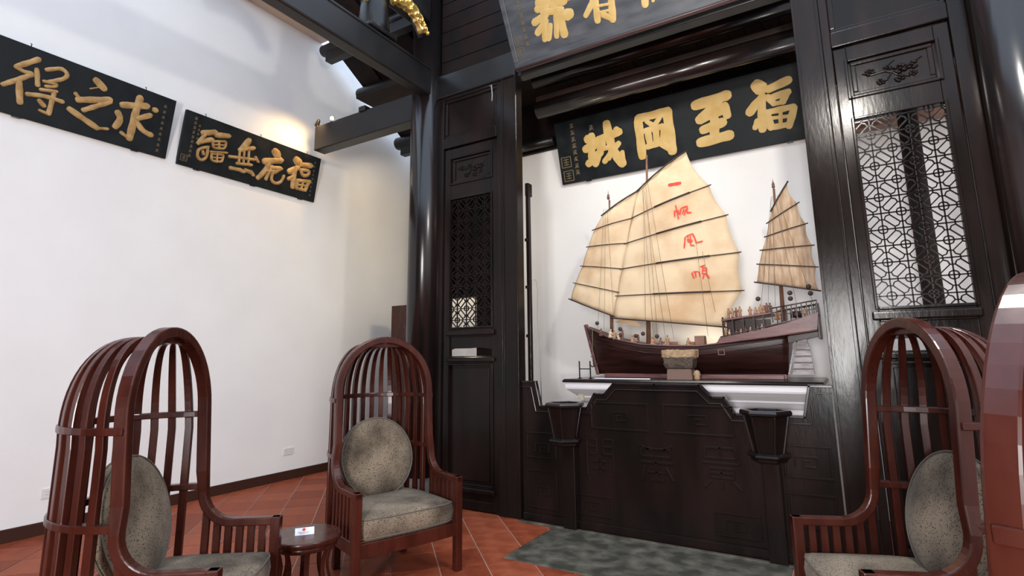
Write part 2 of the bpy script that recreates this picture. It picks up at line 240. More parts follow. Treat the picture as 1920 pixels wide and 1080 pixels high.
# right-hand and rear enclosure of the hall (the photographer stands in a wide doorway to the courtyard)
mb = MB(); mb.box((3.2, -3.5, 0), (3.32, 6.4, 6.1)); struct('wall_right', mb, M['wall'])
mb = MB(); mb.box((XW-.12, -3.62, 0), (-.55, -3.5, 3.0)); mb.box((.85, -3.62, 0), (3.32, -3.5, 3.0)); mb.box((XW-.12, -3.62, 2.6), (3.32, -3.5, 6.1)); struct('wall_rear', mb, M['boards'])
# floor: grout bed and tiles laid at 45 degrees
SL = (-2.385, -0.47, 3.745, 4.615)           # stone slab
mb = MB(); mb.box((XW-.12, -3.5, -.14), (3.32, 8.3, -.004)); floor = struct('floor', mb, M['grout'])
def tiles():
    P = .345; g = .0045; r2 = math.sqrt(.5); rnd = random.Random(4)
    n1 = (-r2, r2); n2 = (r2, r2); cells = []
    for i in range(-30, 34):
        for j in range(-30, 34):
            a = 4.59+(i+.5)*P; b = .813+(j+.5)*P
            x = a*n1[0]+b*n2[0]; y = a*n1[1]+b*n2[1]
            if x < XW-.2 or x > 3.2 or y < -3.4 or y > 8.1: continue
            cells.append((x, y, a, b))
    def sq(a, b, z0=-.004):
        h = P/2-g; c = []
        for da, db in ((-h, -h), (h, -h), (h, h), (-h, h)):
            c.append(((a+da)*n1[0]+(b+db)*n2[0], (a+da)*n1[1]+(b+db)*n2[1]))
        return c
    def clip(poly, f):   # keep f>=0
        out = []
        for k in range(len(poly)):
            p, q = poly[k], poly[(k+1) % len(poly)]; fp, fq = f(p), f(q)
            if fp >= 0: out.append(p)
            if (fp >= 0) != (fq >= 0):
                t = fp/(fp-fq); out.append((p[0]+(q[0]-p[0])*t, p[1]+(q[1]-p[1])*t))
        return out
    def pieces(poly):
        poly = clip(poly, lambda p: p[0]-(XW+.02))
        if len(poly) < 3: return []
        if all(p[0] < SL[0] or p[0] > SL[1] or p[1] < SL[2] or p[1] > SL[3] for p in poly) and not (
            SL[0] < sum(p[0] for p in poly)/len(poly) < SL[1] and SL[2] < sum(p[1] for p in poly)/len(poly) < SL[3]):
            cx = [p[0] for p in poly]; cy = [p[1] for p in poly]
            if max(cx) < SL[0] or min(cx) > SL[1] or max(cy) < SL[2] or min(cy) > SL[3]: return [poly]
        e = .006
        out = [clip(poly, lambda p: SL[0]-e-p[0])]
        rest = clip(poly, lambda p: p[0]-(SL[0]-e)) if poly else []
        if rest:
            out.append(clip(rest, lambda p: p[0]-(SL[1]+e)))
            mid = clip(rest, lambda p: SL[1]+e-p[0])
            if mid:
                out.append(clip(mid, lambda p: SL[2]-e-p[1])); out.append(clip(mid, lambda p: p[1]-(SL[3]+e)))
        def area(q): return abs(sum(q[k][0]*q[(k+1) % len(q)][1]-q[(k+1) % len(q)][0]*q[k][1] for k in range(len(q))))/2
        return [q for q in out if len(q) > 2 and area(q) > .0004]
    def vis(x, y):
        az = math.degrees(math.atan2(-x, y))
        d = math.hypot(x, y)
        return d > 2.6 and -16 < az < 80 and y < 4.75 and not (x > -.9 and y < 2.6)
    vs = [c for c in cells if vis(c[0], c[1]) or (c[0] < -4.1 and c[1] > 4)]
    vs.sort(key=lambda c: math.hypot(c[0]+1.2, c[1]-2.2)); near = set((c[2], c[3]) for c in vs[:290])
    rest = MB(); full = {}
    for x, y, a, b in cells:
        for q in pieces(sq(a, b)):
            h = rnd.uniform(-.0006, .0006)
            if (a, b) in near:
                t = MB(); cx = sum(p[0] for p in q)/len(q); cy = sum(p[1] for p in q)/len(q)
                t.prism([(p[0]-cx, p[1]-cy) for p in q], lambda u, v, d: (u, v, d), -.012, 0)
                o = t.build('floor_tile', rnd.choice(TILE), floor, loc=(cx, cy, h))
            else: rest.prism(q, lambda u, v, d: (u, v, d), -.012, h)
    o = rest.build('distant_tiles', TILE[0], floor); o['kind'] = 'stuff'
tiles()
mb = MB(); mb.box((SL[0], SL[2], -.05), (SL[1], SL[3]-.035, .004)); sl = mb.build('stone_slab', M['stone'], None, bevel=.006)
tag(sl, 'worn grey stone slab set in the terracotta floor before the altar screen', 'slab')
mb = MB(); mb.box((-2.75, SL[3]-.034, 0), (-.11, SL[3]+.006, .012)); kb = mb.build('kerb', M['stone'], sl, bevel=.002)

# bay ceiling: boards, eaves roof over the far strip
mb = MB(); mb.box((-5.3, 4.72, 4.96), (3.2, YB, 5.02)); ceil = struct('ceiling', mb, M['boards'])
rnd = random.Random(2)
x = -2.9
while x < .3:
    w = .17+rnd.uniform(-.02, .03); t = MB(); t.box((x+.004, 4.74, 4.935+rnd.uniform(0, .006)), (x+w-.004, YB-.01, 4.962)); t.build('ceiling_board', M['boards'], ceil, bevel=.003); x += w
# wall plate boards over the back wall
mb = MB(); mb.box((-5.3, YB-.05, 4.27), (3.2, YB, 4.96)); struct('trim_2', mb, M['boards'])
# round purlins in the bay
for (y, z, r, l) in ((5.42, 4.44, .115, 'lower black round beam with a bright sheen under the bay ceiling'), (5.34, 4.77, .10, 'upper black round beam hidden above the bright one in the bay')):
    mb = MB(); mb.tube([(-2.9 if r > .11 else -2.9, y, z), (.10, y, z)], r*.86, 24); o = mb.build('round_beam', M['lacp']); tag(o, l, 'beam')
mb = MB(); mb.box((-2.9, 5.36, 4.535), (.1, 5.47, 4.60)); o = mb.build('beam_fillet', M['boards'], bevel=.01); tag(o, 'dark flat batten lying along the bay round beam', 'batten')
mb = MB(); mb.tube([(-3.9, 6.08, 4.33), (-3.02, 6.08, 4.33)], .06, 20); o = mb.build('round_beam', M['lacx']); tag(o, 'thin dark round beam at the back wall behind the white-walled plaque', 'beam')

# ---------------------------------------------------------------- columns and beams
def column(x, y, r, label):
    t = thing('round_column', label, 'column', (x, y, 0))
    mb = MB(); mb.lathe([(r, .28), (r*1.0, 3.0), (r*.97, 6.0)], n=48); mb.build('shaft', M['lacp'], t)
    mb = MB(); mb.lathe([(r*1.25, 0), (r*1.28, .04), (r*1.38, .12), (r*1.25, .22), (r*1.05, .28)], n=40); mb.build('base', M['stone'], t)
    return t
column(-3.99, YS, .185, 'tall round dark lacquered column at the left end of the carved screen')
column(1.17, YS-.12, .205, 'tall round dark column at the right edge behind the chairs')

def post(x0, x1, label):
    t = thing('door_post', label, 'post', ((x0+x1)/2, YS, 0)); w = (x1-x0)/2
    mb = MB(); mb.box((-w, 0, 0), (w, .13, 4.50)); mb.build('shaft', M['lac'], t, bevel=.006)
    mb = MB()
    for s in (-1, 1): mb.box((s*(w-.022), -.008, 0), (s*w, .0, 4.5))
    mb.build('edge_bead', M['lac'], t, bevel=.003)
    return t
post(-2.935, -2.755, 'flat dark wooden post left of the ship alcove')
post(-.108, .078, 'flat dark wooden post right of the ship alcove with a bluish sheen')

# beams over the screen
bt = thing('screen_lintel', 'heavy dark lintel beam over the carved panels and the alcove', 'beam', (-1.43, YS, 4.5))
mb = MB(); mb.box((-2.40, -.02, .0), (-1.32, .16, .30)); mb.build('beam_end', M['lacx'], bt, bevel=.02)
mb = MB(); mb.box((1.30, -.02, .0), (2.40, .16, .30)); mb.build('beam_end', M['lacx'], bt, bevel=.02)
mb = MB(); mb.box((-1.32, .03, .0), (1.30, .16, .30)); mb.build('beam_body', M['lacx'], bt, bevel=.01)
mb = MB(); mb.box((-2.40, .0, -.035), (-1.49, .10, .0)); mb.box((1.36, .0, -.035), (2.40, .10, .0)); mb.build('moulding', M['lac'], bt, bevel=.008)
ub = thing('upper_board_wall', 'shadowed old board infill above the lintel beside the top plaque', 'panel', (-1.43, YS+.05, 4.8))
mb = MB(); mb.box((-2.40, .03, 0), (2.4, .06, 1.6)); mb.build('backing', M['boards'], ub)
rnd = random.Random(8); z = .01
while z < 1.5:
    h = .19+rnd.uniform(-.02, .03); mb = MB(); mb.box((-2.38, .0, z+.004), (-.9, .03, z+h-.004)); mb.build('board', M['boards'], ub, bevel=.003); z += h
# great tie beam running towards the viewer from the column
tb = thing('tie_beam', 'long dark beam running from the left column up to the top of the picture', 'beam', (-3.95, 4.5, 4.42))
mb = MB(); mb.box((-.02, -6.5, .10), (.13, .02, .43)); mb.build('beam_body', M['lacx'], tb, bevel=.02)
mb = MB(); mb.box((.125, -6.5, .40), (.14, .0, .43)); mb.build('edge_bead', M['lacx'], tb, bevel=.005)
ub2 = thing('upper_tie_beam', 'dark upper beam carried by short posts on the long tie beam', 'beam', (-3.95, 4.5, 5.45))
mb = MB(); mb.box((-.12, -6.5, 0), (.12, .02, .34)); mb.build('beam_body', M['lacx'], ub2, bevel=.03)
for y, lab in ((3.72, 'short stout dark post on the long tie beam between gilt brackets'), (1.75, 'short stout dark post on the long tie beam nearer the viewer')):
    t = thing('king_post', lab, 'post', (-3.95, y, 4.86))
    mb = MB(); mb.lathe([(.155, .0), (.165, .10), (.15, .3), (.135, .59)], n=28); mb.build('shaft', M['lacx'], t)
    mb = MB(); mb.box((-.16, -.20, 0), (.16, .20, .05)); mb.build('seat', M['lacx'], t, bevel=.015)
def gilt(y, z, s, lab):
    t = thing('gilt_bracket', lab, 'carving', (-3.80, y, z)); rnd = random.Random(int(y*10))
    R = []; n = 16
    for i in range(n+1):
        u = i/n; yy = (1-u)**2*(-.54)+2*u*(1-u)*(-.18); zz = (1-u)**2*.18+2*u*(1-u)*.33+u*u*.03
        dy = 2*(1-u)*(.36)+2*u*.18; dz = 2*(1-u)*(.15)+2*u*(-.30); l = math.hypot(dy, dz); R.append((yy, zz, .088-.03*u+.010*sin(i*2.2), -dz/l, dy/l))
    mb = MB(); rr = []
    for yy, zz, w, ny, nz in R:
        rr.append([(0, s*(yy-ny*w), zz-nz*w), (.055, s*(yy-ny*w*.7), zz-nz*w*.7), (.06, s*(yy+ny*w*.7), zz+nz*w*.7), (0, s*(yy+ny*w), zz+nz*w)])
    mb.rings(rr); mb.build('wing', M['goldm'], t, bevel=.006)
    mb = MB()
    for i in range(34):
        yy, zz, w, ny, nz = R[rnd.randrange(n+1)]; q = rnd.uniform(-.7, .7)*w
        mb.ball((.058, s*(yy+ny*q+rnd.uniform(-.02, .02)), zz+nz*q), rnd.uniform(.016, .032), 6)
    o = mb.build('scrollwork', M['goldm'], t); o['kind'] = 'stuff'
    for e in (.85, -.85):
        mb = MB(); mb.tube([(.055, s*(yy+ny*w*e), zz+nz*w*e) for yy, zz, w, ny, nz in R], .011, 6); mb.build('rim', M['goldm'], t)
gilt(4.31, 5.14, 1, 'gilt carved curved bracket beside the left column above the tie beam')
gilt(3.40, 5.02, 1, 'gilt carved bracket end cut off by the top of the picture')
mb = MB(); mb.tube([(-3.95, 3.85+.62*sin(a), 5.16+.72*cos(a)) for a in lin(0, 1.45, 12)], [.10]*9+[.08, .05, .02], 10)
o = mb.build('shrimp_beam', M['lacx']); tag(o, 'dark arched member curving down to the left column above the gilt bracket', 'beam')

# bracket beam sticking out to the left of the column
bb = thing('bracket_beam', 'free-ended dark beam projecting left from the column with two small spotlights on it', 'beam', (-4.0, 4.65, 4.30))
mb = MB(); mb.box((-1.91, -.09, 0), (-.15, .09, .345)); mb.build('beam_body', M['lacx'], bb, bevel=.012)
mb = MB(); mb.box((-1.05, -.11, .33), (-.93, .11, .40)); mb.build('bearing_block', M['lacx'], bb, bevel=.01)
def spotlight(loc, rz, tilt, lit, lab):
    t = thing('spotlight', lab, 'spotlight', loc, rz)
    mb = MB(); mb.box((-.022, -.022, 0), (.022, .022, .012)); mb.tube([(0, 0, .01), (0, 0, .06)], .006, 8); mb.build('bracket', M['blackm'], t)
    d = Vector((0, -cos(tilt), -sin(tilt))); c = Vector((0, 0, .065))
    mb = MB(); mb.tube([c-d*.045, c-d*.03, c+d*.02, c+d*.055], [.012, .022, .028, .034], 14); mb.build('lamp_head', M['blackm'], t)
    mb = MB(); mb.tube([c+d*.0551, c+d*.060], .027, 14); mb.build('bulb', M['bulb'] if lit else M['grey'], t)
spotlight((-5.60, 4.60, 4.645), RD(38), RD(28), True, 'small lit spotlight clamped on the projecting beam, facing the room')
spotlight((-5.88, 4.585, 4.645), RD(-105), RD(45), False, 'small dark spotlight at the tip of the projecting beam, aimed at the plaque')

# eaves roof seen between wall and column: sloping boards and purlins
rf = thing('eaves_roof', 'dark underside of the sloping timber roof between white wall and column', 'roof', (XW, 5.0, 6.15))
sl_ = -.60
rf.location = (-6.03, 5.055, 5.95)
mb = MB()
mb.prism([(-2.2, -sl_*2.2), (3.1, sl_*3.1), (3.1, sl_*3.1+.06), (-2.2, -sl_*2.2+.06)], lambda a, b, d: (d, a, b), .0, 2.6); mb.build('roof_deck', M['boards'], rf)
for i in range(6):
    x = .12+i*.46
    mb = MB(); mb.prism([(-2.2, -sl_*2.2-.05), (3.05, sl_*3.05-.05), (3.05, sl_*3.05), (-2.2, -sl_*2.2)], lambda a, b, d: (d, a, b), x, x+.30); mb.build('rafter', M['boards'], rf, bevel=.006)
for (y, z, r, blk, lab) in ((4.80, 5.95, .085, 1, 'short round purlin end nearest the viewer under the eaves roof'), (5.52, 5.585, .095, 0, 'middle round purlin end under the eaves roof above the projecting beam'), (6.39, 5.065, .105, 1, 'lowest round purlin end under the eaves roof beside the column')):
    t = thing('purlin', lab, 'purlin', (-6.12, y, z))
    mb = MB(); mb.tube([(0, 0, 0), (.02, 0, 0), (2.2, 0, 0)], [r*.9, r, r], 20); mb.build('log', M['lacx'], t)
    if blk:
        mb = MB(); mb.box((.12, -.06, -r-.13), (2.2, .06, -r+.02)); mb.build('support_rail', M['lacx'], t, bevel=.01)
# ================================================================ LATTICE DOORS
def lattice(w, h, th=.0088, dep=.014):
    a0 = .121; nx = w/a0; mb = MB(); segs = []
    ny = int(h/a0)+2
    def seg(x0, z0, x1, z1, t=th):
        # clip to the rectangle
        t0, t1 = 0.0, 1.0; dx, dz = x1-x0, z1-z0
        for p, q in ((-dx, x0), (dx, w-x0), (-dz, z0), (dz, h-z0)):
            if abs(p) < 1e-9:
                if q < 0: return
            else:
                r = q/p
                if p < 0: t0 = max(t0, r)
                else: t1 = min(t1, r)
        if t1-t0 < .03: return
        mb.bar((x0+dx*t0, 0, z0+dz*t0), (x0+dx*t1, 0, z0+dz*t1), dep, t, up=(dz, 0, -dx))
    for i in range(0, int(nx)+3): seg((i-.27)*a0, 0, (i-.27)*a0, h)
    for j in range(0, ny+1): seg(0, (j-.2)*a0, w, (j-.2)*a0)
    for i in range(-1, int(nx)+2):
        for j in range(-1, ny+1):
            par = (i+j) % 2
            def P(u, v):
                if par: u = 1-u
                return ((i-.27+u)*a0, (j-.2+v)*a0)
            for path in (((.60, 0), (.60, .12), (.12, .60), (0, .60)), ((1, .40), (.88, .40), (.40, .88), (.40, 1)), ((.60, .12), (.80, .20), (.88, .40)), ((.12, .60), (.20, .80), (.40, .88)),
                         ((.25, 0), (.177, .177), (0, .25)), ((1, .75), (.823, .823), (.75, 1))):
                for k in range(len(path)-1):
                    p, q = P(*path[k]), P(*path[k+1]); seg(p[0], p[1], q[0], q[1], th*.9)
    return mb
def carving(mb, x0, x1, z0, z1, y, seed):
    """flowers and boughs in low relief"""
    r = random.Random(seed); cx, cz = (x0+x1)/2, (z0+z1)/2; W_, H_ = x1-x0, z1-z0
    def P(u, v): return (x0+u*W_, y, z0+v*H_)
    mb.tube([P(.06, .62), P(.2, .5), P(.38, .55), P(.5, .45), P(.66, .5), P(.8, .62), P(.95, .78)], [.006, .008, .009, .010, .009, .007, .004], 6)
    mb.tube([P(.38, .55), P(.46, .75), P(.56, .88)], [.007, .006, .003], 6)
    mb.tube([P(.30, .12), P(.42, .2), P(.5, .45), P(.60, .25), P(.75, .15)], [.005, .007, .009, .006, .004], 6)
    for fx, fz, s in ((.18, .62, .9), (.44, .62, .8), (.62, .50, 1.2), (.80, .55, 1.0), (.33, .18, .8), (.60, .16, .9), (.80, .25, .7)):
        c = P(fx, fz)
        for k in range(6):
            a = k*pi/3+r.random(); d = .024*s
            mb.ball((c[0]+cos(a)*d, y, c[2]+sin(a)*d), .017*s, 6, .7)
        mb.ball((c[0], y-.010, c[2]), .009*s, 6)
def carved_door(x0, s, label):
    """x0: edge next to the alcove, s: +1 to the right, -1 to the left; the door leaf is .72 wide"""
    t = thing('lattice_door', label, 'door panel', (x0, YS, 0))
    X = lambda a: s*a
    def bx(mb, a0, z0, a1, z1, y0, y1): mb.box((X(a0), y0, z0), (X(a1), y1, z1)); return mb
    # surrounding jambs and transom
    bx(MB(), 0, 0, .058, 4.47, -.002, .08).build('inner_jamb', M['lac'], t, bevel=.006)
    bx(MB(), .785, 0, .885 if s < 0 else 1.05, 4.47, -.004 if s < 0 else .098, .08 if s < 0 else .15).build('outer_jamb', M['lac'], t, bevel=.008)
    if s > 0: bx(MB(), .785, 0, .885, 4.47, -.004, .08).build('jamb_front', M['lac'], t, bevel=.008)
    bx(MB(), .058, 3.865, .785, 3.99, -.01, .08).build('transom_rail', M['lac'], t, bevel=.008)
    tp = bx(MB(), .058, 3.99, .785, 4.47, .035, .06).build('transom_panel', M['lac'], t)
    mb = MB()
    for (a0, z0, a1, z1) in ((.058, 3.99, .785, 4.03), (.058, 4.43, .785, 4.47), (.058, 4.03, .10, 4.43), (.745, 4.03, .785, 4.43)): bx(mb, a0, z0, a1, z1, .012, .06)
    mb.build('moulding', M['lac'], tp, bevel=.010)
    if s < 0:
        mb = MB(); mb.tube([(X(.13), .0, 4.45), (X(.13), -.03, 4.46), (X(.10), -.035, 4.455), (X(.095), -.03, 4.34), (X(.10), -.03, 4.27)], .006, 6); mb.build('hanging_hook', M['cable'], t)
    # leaf
    lf = bx(MB(), .063, 0.012, .150, 3.855, .018, .065).build('stile', M['lac'], t, bevel=.006)
    bx(MB(), .690, .012, .780, 3.855, .018, .065).build('stile', M['lac'], t, bevel=.006)
    for z0, z1, e in ((.012, .10, 0), (.16, .235, .01), (1.445, 1.52, .014), (1.72, 1.805, .014), (3.25, 3.44, 0), (3.735, 3.855, 0)):
        r = bx(MB(), .150, z0, .690, z1, .018-e*.6, .062).build('rail', M['lac'], t, bevel=.005)
        if e:
            mb = bx(MB(), .150-.045, z0+.012, .690+.03, z1-.012, -.012, .02); mb.build('moulding', M['lac'], r, bevel=.012)
    # raised bead around openings
    for z0, z1 in ((.235, 1.445), (1.805, 3.27), (3.42, 3.75)):
        mb = MB(); b = .022
        bx(mb, .128, z0, .150, z1, .002, .03); bx(mb, .690, z0, .712, z1, .002, .03); bx(mb, .150, z1-b, .690, z1, .004, .03); bx(mb, .150, z0, .690, z0+b, .004, .03)
        mb.build('bead', M['lac'], t, bevel=.006)
    lp = bx(MB(), .150, .10, .690, 1.45, .040, .055).build('lower_panel', M['lac'], t)
    bx(MB(), .19, .28, .65, 1.40, .033, .042).build('raised_field', M['lac'], lp, bevel=.008)
    # narrow carved slot panel
    a0, a1 = .150, .690
    sp = MB(); sp.prism([(a0, 1.585), (a0+.09, 1.60), (a0+.20, 1.585+.02), (a0+.27, 1.60), (a0+.36, 1.585+.015), (a1-.05, 1.60), (a1, 1.585), (a1, 1.725), (a0, 1.725)], lambda a, b, d: (X(a), d, b), .034, .050)
    sp.build('slot_panel', M['lac'], t)
    # upper carved panel
    cp = bx(MB(), .150, 3.43, .690, 3.74, .040, .055).build('carved_panel', M['lac'], t)
    mb = MB()
    for (p0, q0, p1, q1) in ((.165, 3.445, .675, 3.475), (.165, 3.695, .675, 3.725), (.165, 3.475, .20, 3.695), (.64, 3.475, .675, 3.695)): bx(mb, p0, q0, p1, q1, .022, .045)
    mb.build('moulding', M['lac'], cp, bevel=.008)
    mb = MB(); xs = sorted((X(.21), X(.63))); carving(mb, xs[0], xs[1], 3.48, 3.69, .038, 5+int(s)); mb.build('flower_relief', M['lac'], cp)
    # lattice
    mb = lattice(.54, 1.445); o = mb.build('lattice', M['lac'], t, loc=(X(.150) if s > 0 else X(.690), .034, 1.805))
    return t
carved_door(.08, 1, 'carved lattice door panel right of the ship alcove, bright wall showing through')
carved_door(-2.94, -1, 'carved lattice door panel beside the left column, lattice mostly dark')
# dark boarding standing behind the left lattice door, with a window-like gap
bh = thing('rear_partition', 'dark board partition behind the left lattice door with a gap at its lower left', 'partition', (-3.3, 4.90, 0))
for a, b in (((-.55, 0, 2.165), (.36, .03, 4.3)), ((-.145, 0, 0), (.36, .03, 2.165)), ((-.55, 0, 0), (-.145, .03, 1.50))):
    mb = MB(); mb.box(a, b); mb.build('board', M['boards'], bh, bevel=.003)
# folded leaf seen edge-on behind the left post
fl = thing('folded_leaf', 'slim dark folded door leaf seen edge-on behind the left alcove post', 'door leaf', (-2.745, 4.84, 0))
mb = MB(); mb.box((-.02, 0, 0), (.015, .05, 3.22)); mb.build('stile', M['lac'], fl, bevel=.003)
mb = MB(); mb.box((-.02, -.01, 3.20), (.022, .075, 3.34)); mb.build('head', M['lac'], fl, bevel=.004)
for z in (1.7, 2.2, 2.7):
    mb = MB(); mb.box((-.02, -.03, z), (.005, 0, z+.03)); mb.build('rail', M['lac'], fl)
# things behind the right lattice door
mb = MB(); mb.lathe([(.075, 0), (.075, 3.9)], n=20); o = mb.build('slim_post', M['boards'], loc=(.66, 5.60, 0)); tag(o, 'slim black post standing behind the right lattice door', 'post')
mb = MB(); mb.box((.3, 5.9, 3.62), (3.1, 6.05, 3.95)); o = mb.build('rear_beam', M['mast'], bevel=.01); tag(o, 'yellowish brown beam behind the top of the right lattice', 'beam')
# mahogany cabinet edge behind left column
cb = thing('tall_cabinet', 'reddish wooden cabinet edge showing between white wall and left column', 'cabinet', (-5.62, 6.22, 0))
mb = MB(); mb.box((-.13, -.25, .06), (.30, .02, 2.28)); mb.build('body', M['mah'], cb, bevel=.008)
mb = MB(); mb.box((-.10, -.262, .12), (.27, -.25, 2.2)); mb.build('door', M['mah'], cb, bevel=.006)
mb = MB(); mb.box((-.15, -.27, 0), (.32, .02, .06)); mb.build('plinth', M['mah'], cb, bevel=.006)

# ================================================================ ALTAR SCREEN (stepped low screen)
CX = -1.43
half = [(0, 1.262), (.372, 1.262), (.462, 1.168), (.560, 1.168), (.635, 1.042), (1.115, 1.042), (1.165, 1.268), (1.308, 1.268)]
top = [(-a, z) for a, z in half[::-1]][:-1]+half
scr = thing('altar_screen', 'low black carved screen with stepped top edge closing the ship alcove', 'screen', (CX, YS, 0))
mb = MB(); mb.prism([(-1.308, .03)]+top+[(1.308, .03)], lambda a, b, d: (a, d, b), .03, .075); mb.build('board', M['lac'], scr)
mb = MB(); mb.box((-1.308, .005, .0), (1.308, .08, .075)); mb.build('plinth', M['lac'], scr, bevel=.01)
def offset_line(pts, d):
    out = []
    for i in range(len(pts)):
        p = Vector(pts[i]); a = Vector(pts[max(i-1, 0)]); b = Vector(pts[min(i+1, len(pts)-1)])
        t1 = (p-a).normalized() if i else (b-p).normalized(); t2 = (b-p).normalized() if i < len(pts)-1 else t1
        n1 = Vector((-t1.y, t1.x)); n2 = Vector((-t2.y, t2.x)); n = (n1+n2).normalized(); k = 1/max(.35, n.dot(n1))
        q = p+n*d*k; out.append((q.x, q.y))
    return out
for d, r, y, nm in ((-.004, .020, .048, 'top_rail'), (-.052, .010, .026, 'bead')):
    L_ = offset_line(top, d); mb = MB()
    for i in range(len(L_)-1):
        p, q = L_[i], L_[i+1]; t_ = (Vector(q)-Vector(p)).normalized()*r*.55
        mb.bar((p[0]-t_.x, y, p[1]-t_.y), (q[0]+t_.x, y, q[1]+t_.y), r*2.6 if nm == 'top_rail' else r*2, r, up=(-(q[1]-p[1]), 0, q[0]-p[0]))
    mb.build(nm, M['lacp'], scr, bevel=.004)
def frame(mb, x0, z0, x1, z1, b=.018, y=.022, yb=.03):
    mb.box((x0, y, z0), (x1, yb, z0+b)); mb.box((x0, y, z1-b), (x1, yb, z1)); mb.box((x0, y, z0+b), (x0+b, yb, z1-b)); mb.box((x1-b, y, z0+b), (x1, yb, z1-b))
for (x0, z0, x1, z1) in ((-.60, .86, -.06, 1.10), (.06, .86, .62, 1.10), (-1.27, .56, -.95, .80), (.95, .60, 1.27, .84), (-1.27, .12, -.95, .46), (.95, .12, 1.27, .50), (-.78, .12, -.42, .30), (.42, .12, .76, .30)):
    mb = MB(); frame(mb, x0, z0, x1, z1); mb.build('relief_frame', M['lac'], scr, bevel=.006)
def relief(mb, strokes, cx, cz, s, y=.026, w=.020):
    for st in strokes:
        for k in range(len(st)-1):
            p, q = st[k], st[k+1]
            mb.bar((cx+p[0]*s, y, cz+p[1]*s), (cx+q[0]*s, y, cz+q[1]*s), .012, w, up=(-(q[1]-p[1]), 0, q[0]-p[0]+1e-6))
men = [[(-.8, -1), (-.8, 1)], [(-.8, 1), (-.2, 1), (-.2, .2), (-.8, .2)], [(-.8, .6), (-.2, .6)], [(.8, -1), (.8, 1)], [(.8, 1), (.2, 1), (.2, .2), (.8, .2)], [(.8, .6), (.2, .6)], [(-.4, -.2), (.4, -.2)], [(-.4, -.6), (.4, -.6)], [(0, .1), (0, -.9)]]
seal1 = [[(-.9, .9), (-.2, .6)], [(.9, .9), (.3, .6)], [(-.8, .3), (.8, .3), (.8, .7), (-.8, .7), (-.8, .3)], [(-.9, 0), (.9, 0)], [(-.6, -.2), (-.8, -1)], [(0, .2), (0, -.9)], [(.5, -.2), (.9, -.9)], [(-.5, -.5), (.5, -.5)], [(-.3, -.9), (.4, -.9)]]
seal2 = [[(-.7, 1), (.7, 1), (.8, .5), (-.8, .5), (-.7, 1)], [(0, 1.1), (0, .5)], [(-.9, .25), (.9, .25)], [(-.6, .0), (.6, .0), (.6, -.45), (-.6, -.45), (-.6, 0)], [(0, .0), (0, -.45)], [(-.6, -.22), (.6, -.22)], [(-.5, -.6), (-.9, -1)], [(0, -.55), (0, -1)], [(.5, -.6), (.9, -1)]]
for st, cx in ((men, -.52), (seal1, -.02), (seal2, .50)):
    mb = MB(); relief(mb, st, cx, .62, .155); mb.build('carved_character', M['lac'], scr, bevel=.004)
for cx, cz in ((-.33, .98), (.34, .98), (-1.10, .66), (1.10, .72), (-1.10, .28), (1.10, .30), (-.60, .21), (.58, .21)):
    mb = MB(); relief(mb, [[(-1, -.5), (-1, .5), (1, .5), (1, -.5), (-.3, -.5), (-.3, .1), (.4, .1)]], cx, cz, .07, w=.012); mb.build('key_fret', M['lac'], scr, bevel=.003)
def hexpot(x, rot):
    mb = MB(); mb.box((-.062, .04, .012), (.062, .13, .72)); t = mb.build('post_bracket', M['lac'], scr, bevel=.006, loc=(x-CX, -.115, 0))
    mb = MB(); ph = rot
    mb.lathe([(.105, .722), (.122, .735), (.128, .752), (.150, .765), (.150, .778), (.118, .792)], n=6, smooth=False, ph=ph); mb.build('base_moulding', M['lacp'], t, bevel=.003)
    mb = MB(); n = 6
    def rg(r, z): return [(r*cos(ph+2*pi*k/n), r*sin(ph+2*pi*k/n), z) for k in range(n)]
    mb.rings([rg(.098, .79), rg(.150, 1.055)], cap=True); mb.build('bowl', M['lac'], t, bevel=.004)
    mb = MB(); mb.rings([rg(.155, 1.05), rg(.180, 1.062), rg(.184, 1.078), rg(.175, 1.096), rg(.135, 1.096), rg(.135, 1.06)], closed=True, cap=False); mb.build('rim', M['lacp'], t, bevel=.004)
    mb = MB()
    for k in range(6):
        a = ph+2*pi*k/n; mb.bar((.101*cos(a), .101*sin(a), .79), (.153*cos(a), .153*sin(a), 1.055), .014, .014)
    mb.build('corner_bead', M['lacp'], t, bevel=.003)
hexpot(-2.215, RD(42))
hexpot(-.56, RD(0))

# ================================================================ ALTAR TABLE (white, moulded)
at_ = thing('altar_table', 'white moulded altar table with dark top carrying the junk model', 'table', (-1.33, 5.0, 0))
def ringr(x0, x1, y0, y1, z): return [(x0, y0, z), (x1, y0, z), (x1, y1, z), (x0, y1, z)]
mb = MB(); R_ = []
for ins, z in ((.17, 0), (.17, .98), (.15, 1.0), (.15, 1.045), (.135, 1.06), (.115, 1.09), (.105, 1.10), (.105, 1.115), (.06, 1.15), (.02, 1.185), (.015, 1.2), (.015, 1.248)):
    R_.append(ringr(-1.125+ins, 1.15-ins*.3, ins, 1.05, z))
mb.rings(R_); mb.build('body', M['white'], at_)
mb = MB(); mb.rings([ringr(-1.13, 1.16, .0, 1.05, 1.249), ringr(-1.135, 1.165, -.01, 1.05, 1.262), ringr(-1.12, 1.15, 0.01, 1.05, 1.281)]); mb.build('table_top', M['lacp'], at_, bevel=.003)
mb = MB(); mb.prism([(0, 0), (.07, -.02), (.115, -.07), (.135, -.13), (.17, -.13), (.17, .0)], lambda a, b, d: (-1.115+a, d, 1.20+b), .08, .13); mb.build('corbel', M['cream'], at_)
